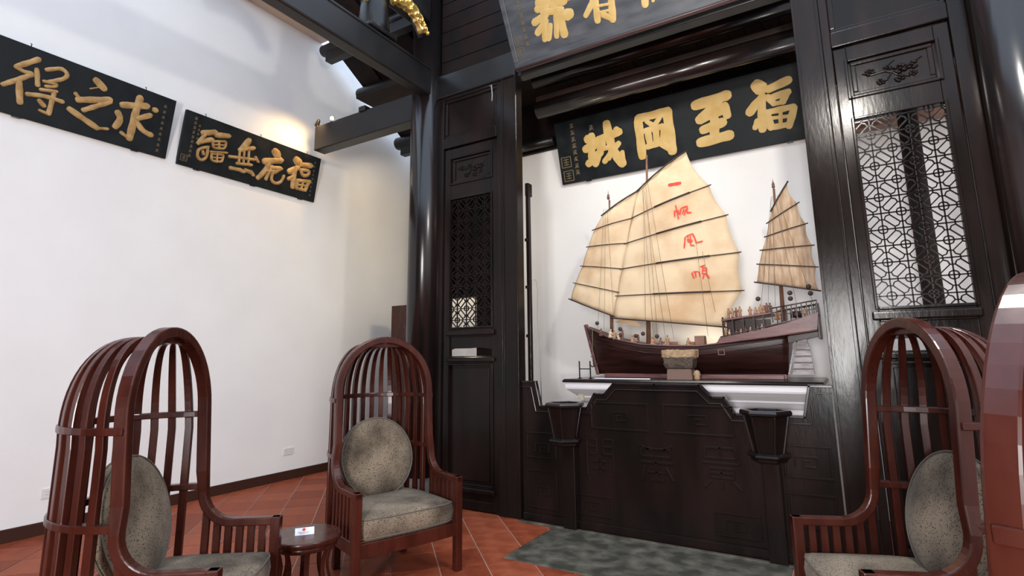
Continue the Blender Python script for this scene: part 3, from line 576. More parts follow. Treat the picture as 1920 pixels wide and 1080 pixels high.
# black stand on the table
st = thing('small_stand', 'thin black H-shaped metal stand on the altar table left of the ship', 'stand', (-2.31, 5.22, 1.281))
for dx, z1 in ((-.06, .175), (.06, .175)):
    mb = MB(); mb.box((dx-.005, -.005, 0), (dx+.005, .005, z1)); mb.build('upright', M['blackm'], st)
mb = MB(); mb.box((-.06, -.004, .09), (.06, .004, .10)); mb.build('crossbar', M['blackm'], st)
for dx in (-.06, .06):
    mb = MB(); mb.box((dx-.005, -.04, 0), (dx+.005, .05, .006)); mb.build('foot', M['blackm'], st)
# incense urn
ur = thing('incense_urn', 'stone incense urn with sandy rim and carved characters before the ship', 'urn', (-1.32, 5.16, 1.281), RD(0))
mb = MB(); mb.rings([ringr(-.115, .115, -.08, .08, 0), ringr(-.108, .108, -.075, .075, .10)]); mb.build('base', M['urnb'], ur, bevel=.006)
mb = MB(); mb.rings([ringr(-.122, .122, -.085, .085, .10), ringr(-.130, .130, -.092, .092, .14), ringr(-.138, .138, -.098, .098, .20)]); mb.build('bowl', M['urn'], ur, bevel=.012)
rnd = random.Random(3); n = 40; Rr = []
for z, g in ((.195, -.006), (.205, .006), (.235, .010), (.268, .012), (.272, -.03)):
    Rr.append([((max(-1, min(1, 1.25*cos(a)))*(.142+g+rnd.uniform(-.004, .004))), (max(-1, min(1, 1.25*sin(a)))*(.100+g+rnd.uniform(-.004, .004))), z+rnd.uniform(-.006, .006)) for a in [2*pi*k/n for k in range(n)]])
mb = MB(); mb.rings(Rr); mb.build('rim', M['urnrim'], ur)
mb = MB(); 
for k in range(5):
    cx = -.10+k*.050
    for j in range(7):
        p = (cx+rnd.uniform(-.02, .02), -.100, .150+rnd.uniform(-.018, .03)); q = (p[0]+rnd.uniform(-.02, .02), p[1], p[2]+rnd.uniform(-.014, .014)); mb.bar(p, q, .005, .0045, up=(0, 1, 0))
mb.build('carved_characters', M['golds'], ur)
mb = MB(); mb.lathe([(.02, 0), (.03, .01), (.026, .03), (.034, .05), (.024, .08), (.0, .09)], c=(.145, -.02, 0), n=12); mb.build('corner_foot', M['urnrim'], ur)
# picture strip / white edge of ship base
mb = MB(); mb.box((-2.18, 5.17, 1.281), (-1.62, 5.19, 1.288)); o = mb.build('paper_strip', M['paper']); tag(o, 'thin white strip lying on the altar table under the bow', 'strip')
# ================================================================ CHAIRS
AW, H0, AA, DB = .415, 1.674, .446, .462
def arc(n, a0, a1): return [a0+(a1-a0)*i/n for i in range(n+1)]
def make_chair(label):
    t = thing('canopy_chair', label, 'chair')
    m = M['mah']; r = AW-.028; zc = H0-AW
    # arch frame with arm rails, one continuous bentwood sweep
    side = [(-AA, .622), (-.30, .622), (-.19, .622)]
    side += [(-.19+.17*sin(a), .622+.17*(1-cos(a))) for a in arc(9, 0, pi/2)][1:]
    pts = []; lat = []
    for y, z in side: pts.append((-r, y-.0, z)); lat.append((-1, 0, 0))
    YL = lambda z: -.02+.055*max(0, z-.79)/.88
    for z in (.9, 1.05, 1.18): pts.append((-r+.014, YL(z), z)); lat.append((-1, 0, 0))
    for a in arc(28, pi, 0): pts.append(((r-.014)*cos(a), YL(zc+r*sin(a)), zc+r*sin(a))); lat.append((cos(a), 0, sin(a)))
    for z in (1.18, 1.05, .9): pts.append((r-.014, YL(z), z)); lat.append((1, 0, 0))
    for y, z in side[::-1]: pts.append((r, y, z)); lat.append((1, 0, 0))
    n = len(side); hh = [.042]*3+[.046]*(n-3)+[.058]*(len(pts)-2*n)+[.046]*(n-3)+[.042]*3
    mb = MB(); mb.sweep(pts, lat, .052, hh); mb.build('arch_frame', m, t, bevel=.007)
    for s in (-1, 1):
        mb = MB(); mb.box((s*r-.027, -AA, 0), (s*r+.027, -AA+.052, .643)); mb.build('leg', m, t, bevel=.005)
    for s in (-1, 1):
        mb = MB(); mb.box((s*.27-.025, .16, 0), (s*.27+.025, .21, .27)); mb.build('leg', m, t, bevel=.005)
    # base rail
    def U(a, b, y0, n=24): 
        return [(-a, y0, 0)]+[(-a*cos(k), b*sin(k), 0) for k in arc(n, 0, pi)]+[(a, y0, 0)]
    def Ulat(P):
        out = []
        for x, y, z in P: out.append((x, 0, 0) if y <= 0 else (x/(AW*AW), y/(DB*DB), 0))
        return out
    P = U(r, DB-.03, -AA+.03); L_ = Ulat(P)
    mb = MB(); mb.sweep([(x, y, .295) for x, y, z in P], L_, .034, .085); mb.build('base_rail', m, t, bevel=.004)
    mb = MB(); mb.sweep([(-r+.02, -AA+.024, .285), (-.2, -AA+.012, .285), (0, -AA+.008, .285), (.2, -AA+.012, .285), (r-.02, -AA+.024, .285)], [(0, -1, 0)]*5, .034, .088); mb.build('front_rail', m, t, bevel=.004)
    for z in (1.205, .815):
        P = U(r-.0, DB-.028, -.01); L_ = Ulat(P)
        mb = MB(); mb.sweep([(x, y, z) for x, y, zz in P], L_, .046, .032); mb.build('hoop', m, t, bevel=.004)
    # rear slats converging on the crown
    rh = .145; zt = H0-.070; z1 = 1.13; a0, b0 = r-.002, DB-.030
    for i in range(15):
        ph = pi*(i+1)/16; c, s_ = cos(ph), sin(ph); pts = []; lat = []; w = []
        for z in (.33, .62, .9): pts.append((a0*c, b0*s_, z)); w.append(.037)
        for k in arc(16, 0, pi/2):
            u = cos(k)**.86; pts.append(((rh+(a0-rh)*u)*c, .045*sin(k)+(rh*.8+(b0-rh*.8)*u)*s_, z1+(zt-z1)*sin(k)**.94)); w.append(.022+.015*u)
        tv = Vector((-a0*s_, b0*c, 0)).normalized()
        mb = MB(); mb.sweep(pts, [tv]*len(pts), w, .031); mb.build('slat', m, t, bevel=.003, seg=1)
    # crown plate under the arch
    mb = MB(); poly = [(rh*1.25*cos(a), .03+rh*1.05*sin(a)) for a in arc(16, 0, pi)]
    mb.prism(poly, lambda a, b, d: (a, b, d), zt-.014, zt+.014); mb.build('crown_plate', m, t, bevel=.003)
    # arm slats
    for s in (-1, 1):
        for k in range(6):
            y = -AA+.098+k*.0605
            zt2 = .605 if y < -.19 else .605+.17*(1-math.sqrt(max(0, 1-min(1, (y+.19)/.17)**2)))
            mb = MB(); mb.box((s*r-.012, y-.018, .33), (s*r+.012, y+.018, zt2)); mb.build('arm_slat', m, t, bevel=.002, seg=1)
    # seat cushion
    sc = MB(); rings = []
    out = [(-.352, -.405), (-.3, -.425), (-.15, -.44), (0, -.444), (.15, -.44), (.3, -.425), (.352, -.405), (.358, -.2), (.355, 0)]+[(.35*cos(a), .36*sin(a)) for a in arc(12, .12, pi-.12)]+[(-.355, 0), (-.358, -.2)]
    def rg(ins, z, dome=0):
        return [(x*(1-ins/.36), (y+.04)*(1-ins/.40)-.04, z+dome*(1-(x/.4)**2)) for x, y in out]
    for ins, z in ((.05, .322), (.012, .330), (0, .36), (-.006, .41), (.0, .455), (.010, .470)): rings.append(rg(ins, z))
    for ins, z in ((.03, .480), (.09, .490), (.17, .498), (.26, .502), (.34, .503)): rings.append(rg(ins, z))
    sc.rings(rings, smooth=True); cu = sc.build('seat_cushion', M['fab'], t)
    for z in (.463, .345):
        mb = MB(); P = rg(.002, z); mb.tube([(x, y, z_) for x, y, z_ in P], .0048, 6, closed=True, cap=False); mb.build('piping', M['pipe'], cu)
    # round back cushion leaning on the slats
    bc = MB(); R_ = .298; th = .055; rings = []
    prof = [(.0, -th*1.15), (.10, -th*1.12), (.19, -th*1.0), (.255, -th*.78), (.288, -th*.42), (R_, 0), (.288, th*.42), (.255, th*.78), (.16, th), (.0, th)]
    N_ = 40
    for q, d in prof: rings.append([((q+.0008)*cos(2*pi*k/N_), d, (q+.0008)*sin(2*pi*k/N_)) for k in range(N_)])
    bc.rings(rings, smooth=True); cb_ = bc.build('back_cushion', M['fab'], t, loc=(0, .128, .752)); cb_.rotation_euler = (RD(-14), 0, RD(2))
    for d in (-.024, .024):
        mb = MB(); mb.tube([((R_-.004)*cos(2*pi*k/N_), d, (R_-.004)*sin(2*pi*k/N_)) for k in range(N_)], .0048, 6, closed=True, cap=False); mb.build('piping', M['pipe'], cb_)
    return t
def kids(o): return [c for c in COL.objects if c.parent == o]
def dup(root, label, loc, rz):
    allo = list(COL.objects); ch = {}
    for o in allo:
        if o.parent: ch.setdefault(o.parent.name, []).append(o)
    r = root.copy(); COL.objects.link(r); r['label'] = label
    for c in ch.get(root.name, []):
        n = c.copy(); COL.objects.link(n); n.parent = r
        for g in ch.get(c.name, []):
            k = g.copy(); COL.objects.link(k); k.parent = n
    r.location = loc; r.rotation_euler = (0, 0, rz); return r
GR = 'mahogany canopy chairs'
ch = make_chair('reddish mahogany hooded chair in the middle, beside the small round table and screen')
ch['group'] = GR; ch.location = (-3.065, 3.15, 0); ch.rotation_euler = (0, 0, 1.225)
dup(ch, 'dark hooded slatted chair by the white wall, leftmost, seen from its side', (-2.91, 1.493, 0), 2.209)
dup(ch, 'dark hooded slatted chair in front of the right lattice door, facing left', (.22, 3.254, 0), -1.164)
dup(ch, 'hooded chair cut off by the right edge of the picture, glossy outer side', (.352, 1.59, 0), RD(-114.3))

# ---------------------------------------------------------------- side table and card
tb_ = thing('side_table', 'small round mahogany side table with curved legs between the two left chairs', 'table', (-2.93, 2.36, 0))
mb = MB(); mb.lathe([(.198, .42), (.205, .424), (.205, .446), (.200, .452)], n=48); mb.build('table_top', M['mah'], tb_)
mb = MB(); mb.lathe([(.175, .385), (.185, .39), (.185, .421), (.175, .421)], n=48); mb.build('apron', M['mah'], tb_)
for k in range(8):
    a = 2*pi*k/8+.2; pts = []; 
    for u in lin(0, 1, 12):
        z = .40*(1-u); rr = .165-.035*sin(pi*min(1, u*1.6)) if u < .62 else .165-.035*sin(pi*min(1, .62*1.6))+.075*((u-.62)/.38)**1.3
        pts.append((rr*cos(a), rr*sin(a), z))
    mb = MB(); mb.sweep(pts, [(-sin(a), cos(a), 0)]*12, .026, .016); mb.build('leg', M['mah'], tb_, bevel=.003)
mb = MB(); mb.lathe([(.09, .10), (.095, .104), (.095, .118), (.09, .122)], n=32); mb.build('lower_ring', M['mah'], tb_)
cd_ = thing('tent_card', 'small white folded tent card with a red emblem on the side table', 'card', (-2.945, 2.36, .4525), RD(52))
mb = MB(); mb.rings([[(-.055, -.034, 0), (-.055, -.032, 0), (-.055, .001, .030), (-.055, .034, 0), (-.055, .036, .001), (-.055, .001, .0325)], [(.055, -.034, 0), (.055, -.032, 0), (.055, .001, .030), (.055, .034, 0), (.055, .036, .001), (.055, .001, .0325)]])
mb.build('card', M['paper'], cd_)
nf = Vector((0, -.68, .73)); 
def onc(u, v): return Vector((u, -.034+.035*v, .0012+.0320*v))+Vector((0, -.0006, .0008))
mb = MB(); n = 14; mb.add([onc(-.004+.010*cos(2*pi*k/n), .70+.20*sin(2*pi*k/n)) for k in range(n)], [tuple(range(n))]); mb.build('red_emblem', M['red'], cd_)
for v, w in ((.38, .040), (.26, .034), (.15, .028)):
    mb = MB(); mb.add([onc(-w, v-.02), onc(w, v-.02), onc(w, v+.02), onc(-w, v+.02)], [(0, 1, 2, 3)]); mb.build('text_line', M['grey'], cd_)

# ---------------------------------------------------------------- wall sockets
def socket(y, z, lab, w=.15):
    t = thing('wall_socket', lab, 'socket', (XW, y, z))
    mb = MB(); mb.box((0, -w/2, -.043), (.011, w/2, .043)); mb.build('plate', M['plast'], t, bevel=.003)
    mb = MB()
    for dy in ((-.035, .035) if w > .1 else (0,)):
        mb.box((.011, dy-.012, -.012), (.0125, dy+.012, -.008)); mb.box((.011, dy-.012, .010), (.0125, dy-.006, .016)); mb.box((.011, dy+.006, .010), (.0125, dy+.012, .016))
    mb.build('slots', M['grey'], t)
socket(4.69, .345, 'white double wall socket above the skirting between the two left chairs')
socket(2.20, .345, 'white single wall socket low on the wall at far left, behind the chair', .085)

# ================================================================ PLAQUES WITH CALLIGRAPHY
def strokes_mesh(ST, z0=.004, dome=.010, wk=1.0):
    """raised brush strokes in plane (u,v), height d; rounded ends and ridged top"""
    mb = MB(); 
    for si, (w, P) in enumerate(ST):
        w *= wk; P = [Vector(p) for p in P]
        # resample
        Q = [P[0]]
        for a, b in zip(P, P[1:]):
            k = max(1, int((b-a).length/(w*.6)))
            for i in range(1, k+1): Q.append(a.lerp(b, i/k))
        if len(P) > 2:
            for _ in range(2): Q = [Q[0]]+[(Q[i-1]+Q[i]*2+Q[i+1])/4 for i in range(1, len(Q)-1)]+[Q[-1]]
        m = len(Q); C_ = []; Wd = []
        for i in range(m):
            t = (Q[min(i+1, m-1)]-Q[max(i-1, 0)]).normalized()
            if i == 0:
                for f, g in ((-.46, .45), (-.30, .80)): C_.append((Q[0]+t*w*f, t)); Wd.append(g)
            C_.append((Q[i], t)); Wd.append(1.0+.08*sin(i*1.7+si))
            if i == m-1:
                for f, g in ((.30, .80), (.46, .40)): C_.append((Q[-1]+t*w*f, t)); Wd.append(g)
        R = []; e = (si % 5)*.0004
        for (c, t), g in zip(C_, Wd):
            n = Vector((-t.y, t.x)); h = w*.5*g; hz = z0+e
            R.append([(c.x-n.x*h, c.y-n.y*h, .0), (c.x-n.x*h, c.y-n.y*h, hz), (c.x-n.x*h*.5, c.y-n.y*h*.5, hz+dome*.8), (c.x, c.y, hz+dome), (c.x+n.x*h*.5, c.y+n.y*h*.5, hz+dome*.8), (c.x+n.x*h, c.y+n.y*h, hz), (c.x+n.x*h, c.y+n.y*h, 0)])
        mb.rings(R)
    return mb
def xform(o, P0, u, v):
    u = Vector(u).normalized(); v = Vector(v).normalized(); n = u.cross(v)
    m = Matrix((u, v, n)).transposed().to_4x4(); m.translation = Vector(P0); o.matrix_world = m
    return o
def glyph_column(seed, u, v0, n, step, s, du=0.0):
    r = random.Random(seed); out = []
    for i in range(n):
        cu, cv = u+du*i, v0-i*step; w = s*.16
        for k in range(r.choice((2, 3))): 
            y = cv+s*(.36-.34*k); out.append((w, [(cu-s*r.uniform(.25, .42), y), (cu+s*r.uniform(.25, .42), y+s*.05)]))
        out.append((w, [(cu+s*r.uniform(-.15, .15), cv+s*.45), (cu+s*r.uniform(-.1, .1), cv-s*.4)]))
        out.append((w, [(cu-s*.05, cv), (cu-s*.38, cv-s*.42)])); out.append((w, [(cu+s*.05, cv), (cu+s*.40, cv-s*.40)]))
    return out
def seal(u, v, s):
    w = s*.09; h = s/2
    return [(w, [(u-h, v-h), (u+h, v-h)]), (w, [(u+h, v-h), (u+h, v+h)]), (w, [(u+h, v+h), (u-h, v+h)]), (w, [(u-h, v+h), (u-h, v-h)]), (w, [(u-h*.5, v+h*.5), (u+h*.5, v+h*.5)]), (w, [(u, v+h*.6), (u, v-h*.6)]), (w, [(u-h*.5, v), (u+h*.5, v)]), (w, [(u-h*.5, v-h*.5), (u+h*.5, v-h*.5)])]
def groups(ST, breaks):
    out = []; i = 0
    for n in breaks: out.append(ST[i:i+n]); i += n
    return out
def plaque(label, P0, u, v, u0, u1, h, ST, breaks, gm, bm, small, seals, thick=.045, rim=0, dome=.010, rimmat=None, wk=1.0):
    t = thing('calligraphy_plaque', label, 'plaque'); xform(t, P0, u, v)
    mb = MB(); mb.box((u0, 0, -thick), (u1, h, 0)); mb.build('board', bm, t, bevel=.004)
    if rim:
        for a, b in (((u0, 0, 0), (u1, rim, .012)), ((u0, h-rim, 0), (u1, h, .012)), ((u0, rim, 0), (u0+rim, h-rim, .012)), ((u1-rim, rim, 0), (u1, h-rim, .012))):
            mb = MB(); mb.box(a, b); mb.build('frame', rimmat or bm, t, bevel=.006)
    for g in groups(ST, breaks):
        strokes_mesh(g, dome=dome, wk=wk).build('character', gm, t, bevel=0)
    for g in small: strokes_mesh(g, .001, .002).build('inscription', M['golds'], t)
    for g in seals: strokes_mesh(g, .001, .001).build('seal', M['golds'], t)
    for k in (.12, .5, .88):
        uu = u0+(u1-u0)*k; mb = MB(); mb.box((uu-.03, -.012, -thick), (uu+.03, .0, -.0)); mb.build('clip', M['blackm'], t)
        mb = MB(); mb.tube([(uu, h, -.02), (uu+.004, h+.03, -.03), (uu, h+.035, -.05)], .004, 6); mb.build('hanger', M['blackm'], t)
    return t
X_, Y_ = (1, 0, 0), (0, 1, 0)
plaque('black plaque with four gold characters hanging above the ship model', (-2.97, 6.19, 3.73), X_, (0, -.2615, .9652), 0, 3.05, .80, LOW, (15, 7, 11, 11), M['gold'], M['plq'],
       [glyph_column(1, .24, .72, 8, .085, .062), glyph_column(2, .50, .64, 1, .1, .07)], [seal(.10, .28, .13), seal(.11, .10, .13)], dome=.003, wk=1.22)
pu = plaque('large grey-black leaning plaque at the top, its characters cut by the frame', (-2.72, 4.595, 4.541), X_, (0, -.4597, .888), 0, 2.58, 1.02, UP, (14, 7, 4), M['gold'], M['plq2'],
       [glyph_column(3, .205, .90, 11, .070, .046, .0)], [seal(.105, .255, .075), seal(.105, .15, .075)], thick=.05, rim=.055, dome=.003, wk=1.15)
mb = MB(); mb.box((0, -.035, -.06), (2.58, 0, .016)); mb.build('lower_moulding', M['edge'], pu, bevel=.010)
mb = MB(); mb.tube([(0, -.012, .016), (2.58, -.012, .016)], .012, 8); mb.build('bead', M['edge'], pu)
plaque('black wall plaque at far left with three large brushed gold characters', (-6.22, 2.872, 3.708), Y_, (.12, 0, .68), -2.55, .0, .665, PA, (7, 6, 13), M['goldb'], M['plq'],
       [glyph_column(4, -.10, .56, 9, .062, .034)], [], dome=.008, wk=1.1)
plaque('black wall plaque with four carved gold characters lit by the warm spotlight', (-6.22, 2.993, 3.691), Y_, (.12, 0, .68), 0, 1.86, .635, PB, (12, 8, 11, 14), M['goldb'], M['plq'],
       [glyph_column(5, .115, .57, 9, .055, .036), glyph_column(6, 1.77, .55, 9, .058, .030), glyph_column(7, .165, .50, 5, .05, .03)], [seal(.06, .09, .07)], dome=.018, wk=1.12)
# ================================================================ JUNK MODEL
sh = thing('junk_ship_model', 'large wooden junk ship model with tan battened sails on the altar table', 'model ship')
YC = 5.50
def ip(tab, x):
    for (a, b), (c, d) in zip(tab, tab[1:]):
        if x <= c: return b+(d-b)*max(0, (x-a))/(c-a)
    return tab[-1][1]
GUN = [(-2.402, 1.832), (-2.234, 1.763), (-2.104, 1.706), (-1.92, 1.657), (-1.706, 1.616), (-1.439, 1.598), (-1.159, 1.592), (-.973, 1.613), (-.60, 1.655), (-.189, 1.712)]
# hull loft: station s 0..1
def hullring(s, inset=0.0):
    xt = -2.402+s*(2.402-.405); xb = -2.276+s*(2.276-.455)
    zt = ip(GUN, xt); zb = 1.318
    w = .205*min(1, (s/.30))**.62*(1-.22*max(0, (s-.6)/.4)**2)+.012; w -= inset
    R = []
    for k in range(9):
        a = k/8.0; y = w*(1-(1-a)**0)  if 0 else w*sin(pi/2*min(1, (1-a)*1.25))**.8 if a < 1 else 0.012
        z = zt+(zb-zt)*a; x = xt+(xb-xt)*a; R.append((x, YC-max(y, .012), z))
    far = [(x, 2*YC-y, z) for x, y, z in R[::-1]]
    return R+far
mb = MB(); mb.rings([hullring(s) for s in lin(0, 1, 34)], smooth=True); mb.build('hull', M['hull'], sh)
# wales along the hull
for dz, nm in ((-.004, 'gunwale'), (-.035, 'wale'), (-.085, 'wale')):
    for side in (-1, 1):
        mb = MB(); P = []
        for s in lin(0.01, .985, 30):
            R = hullring(s); zt = R[0][2]+dz
            a = (R[0][2]-zt)/(R[0][2]-R[8][2])*8; i = int(a); f = a-i; p = Vector(R[i]).lerp(Vector(R[i+1]), f)
            y = p.y if side < 0 else 2*YC-p.y; P.append((p.x, y+side*.003, p.z))
        mb.tube(P, .0085 if nm == 'gunwale' else .006, 6); mb.build(nm, M['hull'] if nm != 'gunwale' else M['hull2'], sh)
mb = MB(); mb.bar((-2.405, YC, 1.845), (-2.278, YC, 1.312), .05, .035, up=(1, 0, 0)); mb.build('stem', M['hull2'], sh, bevel=.006)
mb = MB(); mb.box((-2.20, YC-.03, 1.2815), (-.47, YC+.03, 1.325)); mb.build('keel', M['hull2'], sh, bevel=.005)
mb = MB(); mb.box((-1.56, YC-.16, 1.2815), (-.48, YC-.11, 1.322)); mb.build('cradle', M['hull2'], sh, bevel=.006)
# stern strake (light band), both sides, transom
top_ = [(-.985, 1.655), (-.90, 1.672), (-.675, 1.712), (-.406, 1.776), (-.166, 1.856)]; bot_ = [(-.189, 1.70), (-.56, 1.655), (-.973, 1.610), (-1.01, 1.612)]
for s, y in ((-1, YC-.215), (1, YC+.195)):
    mb = MB(); mb.prism(top_+bot_, lambda a, b, d: (a, d, b), y, y+.02); mb.build('stern_strake', M['hull2'], sh, bevel=.003)
    mb = MB(); mb.tube([(a, y-.004 if s < 0 else y+.024, b) for a, b in bot_], .008, 6); mb.build('wale', M['hull2'], sh)
mb = MB(); mb.box((-.186, YC-.21, 1.63), (-.166, YC+.21, 1.93)); mb.build('transom', M['hull'], sh, bevel=.004)
mb = MB(); mb.prism([(-.98, 1.66), (-.166, 1.83), (-.166, 1.84), (-.98, 1.67)], lambda a, b, d: (a, d, b), YC-.2, YC+.2); mb.build('stern_deck', M['hull'], sh)
mb = MB(); mb.prism([(-.42, 1.655), (-.17, 1.69), (-.17, 1.66), (-.28, 1.635), (-.42, 1.60)], lambda a, b, d: (a, d, b), YC-.195, YC+.19); mb.build('stern_bottom', M['hull'], sh)
# deck house with open side
mb = MB(); mb.prism([(-.955, 1.808), (-.53, 1.856), (-.53, 1.872), (-.955, 1.826)], lambda a, b, d: (a, d, b), YC-.225, YC+.2); mb.build('house_roof', M['hull2'], sh, bevel=.003)
for x in (-.945, -.86, -.77, -.68, -.60):
    mb = MB(); mb.box((x-.007, YC-.21, 1.64), (x+.007, YC-.196, 1.845)); mb.build('house_post', M['hull'], sh)
mb = MB(); mb.box((-.94, YC-.05, 1.65), (-.56, YC-.03, 1.82)); mb.build('house_wall', M['hull'], sh)
# stern rail
def railz(x): return 1.905+(x+.52)*.145
for y in (YC-.205, YC+.19):
    for dz, r in ((0, .006), (-.04, .004)):
        mb = MB(); mb.tube([(-.53, y, railz(-.53)+dz), (-.17, y, railz(-.17)+dz)], r, 6); mb.build('rail', M['hull'], sh)
    for k in range(10):
        x = -.525+k*.039; mb = MB(); mb.box((x-.0045, y-.0045, 1.78+(x+.52)*.17), (x+.0045, y+.0045, railz(x))); mb.build('baluster', M['hull'], sh)
mb = MB(); mb.lathe([(.045, 0), (.045, .03), (.035, .055), (.0, .06)], c=(-.34, YC-.17, 1.815), n=14, sy=.6); mb.build('stern_drum', M['hull'], sh)
# rudder
mb = MB(); mb.prism([(-.346, 1.66), (-.284, 1.66), (-.284, 1.63), (-.262, 1.548), (-.245, 1.322), (-.425, 1.322)], lambda a, b, d: (a, d, b), YC-.10, YC-.075); ru = mb.build('rudder', M['rudder'], sh, bevel=.003)
for z in (1.37, 1.425, 1.48, 1.535):
    mb = MB(); mb.box((-.41+(z-1.37)*.25, YC-.108, z), (-.252-(z-1.37)*.08, YC-.098, z+.009)); mb.build('strap', M['hull'], ru)
mb = MB(); mb.bar((-.362, YC-.11, 1.66), (-.445, YC-.11, 1.325), .016, .022, up=(0, 1, 0)); mb.build('rudder_post', M['rudder'], sh, bevel=.002)
mb = MB(); mb.box((-.98+.02, YC-.222, 1.45), (-.975+.045, YC-.19, 1.485))
# gun port frame and boxes
mb = MB(); 
for a, b in (((-1.005, 0, 1.50), (-.945, 0, 1.508)), ((-1.005, 0, 1.545), (-.945, 0, 1.553)), ((-1.005, 0, 1.508), (-.997, 0, 1.545)), ((-.953, 0, 1.508), (-.945, 0, 1.545))): mb.box((a[0], YC-.222, a[2]), (b[0], YC-.205, b[2]))
mb.build('port_frame', M['hull2'], sh)
for x, w, h in ((-1.185, .09, .085), (-1.44, .10, .035), (-1.27, .07, .03), (-1.60, .06, .03)):
    mb = MB(); mb.box((x-w/2, YC-.12, 1.585), (x+w/2, YC-.02, 1.60+h)); mb.build('deck_box', M['mast'], sh, bevel=.003)
mb = MB(); mb.prism([(-2.25, 1.70), (-1.9, 1.60), (-1.45, 1.545), (-.98, 1.56), (-.98, 1.57), (-1.45, 1.555), (-1.9, 1.61), (-2.25, 1.71)], lambda a, b, d: (a, d, b), YC-.16, YC+.16); mb.build('deck', M['hull'], sh)
# masts
def mastt(x0, z0, x1, z1, r0, r1, y=5.47, nm='mast'):
    mb = MB(); mb.tube([(x0, y+.03, z0), (x1, y+.03, z1)], [r0, r1], 10); mb.build(nm, M['mast'], sh)
mastt(-1.720, 1.55, -1.627, 3.633, .026, .011); mastt(-2.112, 1.62, -2.071, 3.205, .020, .010); mastt(-.458, 1.80, -.431, 3.047, .019, .010)
mb = MB(); mb.lathe([(.0, 0), (.016, .01), (.014, .05), (.004, .07), (.0, .12)], c=(-2.071, 5.47, 3.20), n=10); mb.lathe([(.0, 0), (.014, .01), (.012, .05), (.004, .07), (.0, .10)], c=(-.431, 5.47, 3.04), n=10); mb.build('mast_finial', M['hull2'], sh)
# sails
def sail(Lp, Rp, y0, bulge, name, m, scal=.022, thickb=True, bands=None, lsc=True):
    rows = []; nb = len(Lp)
    N_ = 6; K = 18
    for b in range(nb-1):
        for j in range(N_ if b < nb-2 else N_+1):
            f = j/N_; l = Vector(Lp[b]).lerp(Vector(Lp[b+1]), f); r = Vector(Rp[b]).lerp(Vector(Rp[b+1]), f)
            sc_ = scal*sin(pi*f)*(1.5 if b == 0 else 1)
            r = r+Vector((-sc_, 0)); l = l+Vector((sc_*(.25 if lsc else 0), 0)); rows.append((l, r, f))
    mb = MB(); vs = []; 
    def yy(u, f): return y0-bulge*sin(pi*u)-.010*sin(pi*f)
    for l, r, f in rows:
        for k in range(K+1):
            u = k/K; p = l.lerp(r, u); vs.append((p.x, yy(u, f)+.0035*sin(u*23+p.y*9), p.y))
    fs = [(i*(K+1)+k, i*(K+1)+k+1, (i+1)*(K+1)+k+1, (i+1)*(K+1)+k) for i in range(len(rows)-1) for k in range(K)]
    mb.add(vs, fs, True); o = mb.build(name, m, sh); sd = o.modifiers.new('solid', 'SOLIDIFY'); sd.thickness = .004; sd.offset = 1
    for i, (l, r) in enumerate(zip(Lp, Rp)):
        l, r = Vector(l), Vector(r); e = .02; d = (r-l).normalized(); P = []
        for u in lin(0, 1, 10):
            p = l.lerp(r, u)+d*(e*(u-.5)*2 if u in (0, 1) else 0); P.append((p.x, y0-bulge*sin(pi*u)-.012, p.y))
        rr = .0075 if i in (0, nb-1) else .0055
        mb = MB(); mb.tube(P, rr, 6); mb.build('yard' if i == 0 else ('boom' if i == nb-1 else 'batten'), M['spar'], sh)
        if bands and 0 < i < nb-1:
            mb = MB(); Q = [P[k] for k in range(len(P)) if bands[0] <= k/9.0 <= bands[1]]; mb.tube([(a, b-.004, c) for a, b, c in Q], .0095, 6); mb.build('batten_splint', M['spar'], sh)
    return o
sail(FL, [(a+.012, b) for a, b in FR], 5.452, .03, 'fore_sail', M['sail'], scal=.0)
ms = sail(ML, MR, 5.46, .05, 'main_sail', M['sail'], bands=(.3, .78), lsc=False)
sail(ZL, ZR, 5.43, .02, 'mizzen_sail', M['sail2'], scal=.018)
# red characters painted on the main sail
def main_y(x, z):
    for i in range(5):
        # rows run from Lp[i]..Rp[i]
        l0, r0, l1, r1 = [Vector(q) for q in (ML[i], MR[i], ML[i+1], MR[i+1])]
        def zz(l, r):
            u = (x-l.x)/(r.x-l.x); return l.y+(r.y-l.y)*u, u
        z0, u0 = zz(l0, r0); z1, u1 = zz(l1, r1)
        if z1 <= z <= z0:
            f = (z0-z)/(z0-z1); u = u0+(u1-u0)*f
            return 5.46-.05*sin(pi*u)-.010*sin(pi*f)-.0045
    return 5.40
for g in groups(RED, (1, 7, 6, 9)):
    mb = MB()
    for w, P in g:
        Q = [Vector(P[0])]
        for a, b in zip(P, P[1:]):
            a, b = Vector(a), Vector(b); k = max(1, int((b-a).length/.012))
            for i in range(1, k+1): Q.append(a.lerp(b, i/k))
        m = len(Q); vs = []
        for i, q in enumerate(Q):
            t = (Q[min(i+1, m-1)]-Q[max(i-1, 0)]).normalized(); n = Vector((-t.y, t.x)); h = w*.5*(1.0+.12*sin(i*1.3))*(.7 if i in (0, m-1) else 1)
            for s in (-1, 1):
                p = q+n*h*s; vs.append((p.x, main_y(p.x, p.y)-.0035, p.y))
            
        mb.add(vs, [(2*i, 2*i+1, 2*i+3, 2*i+2) for i in range(m-1)])
    o = mb.build('painted_character', M['red'], ms)
    sd = o.modifiers.new('solid', 'SOLIDIFY'); sd.thickness = .0015
# loose lower cloth of the fore sail behind the main mast
mb = MB(); mb.prism([(-2.08, 1.86), (-1.80, 1.80), (-1.78, 1.815), (-1.90, 1.90)], lambda a, b, d: (a, d, b), 5.50, 5.504); mb.build('sail_tail', M['sail'], sh)
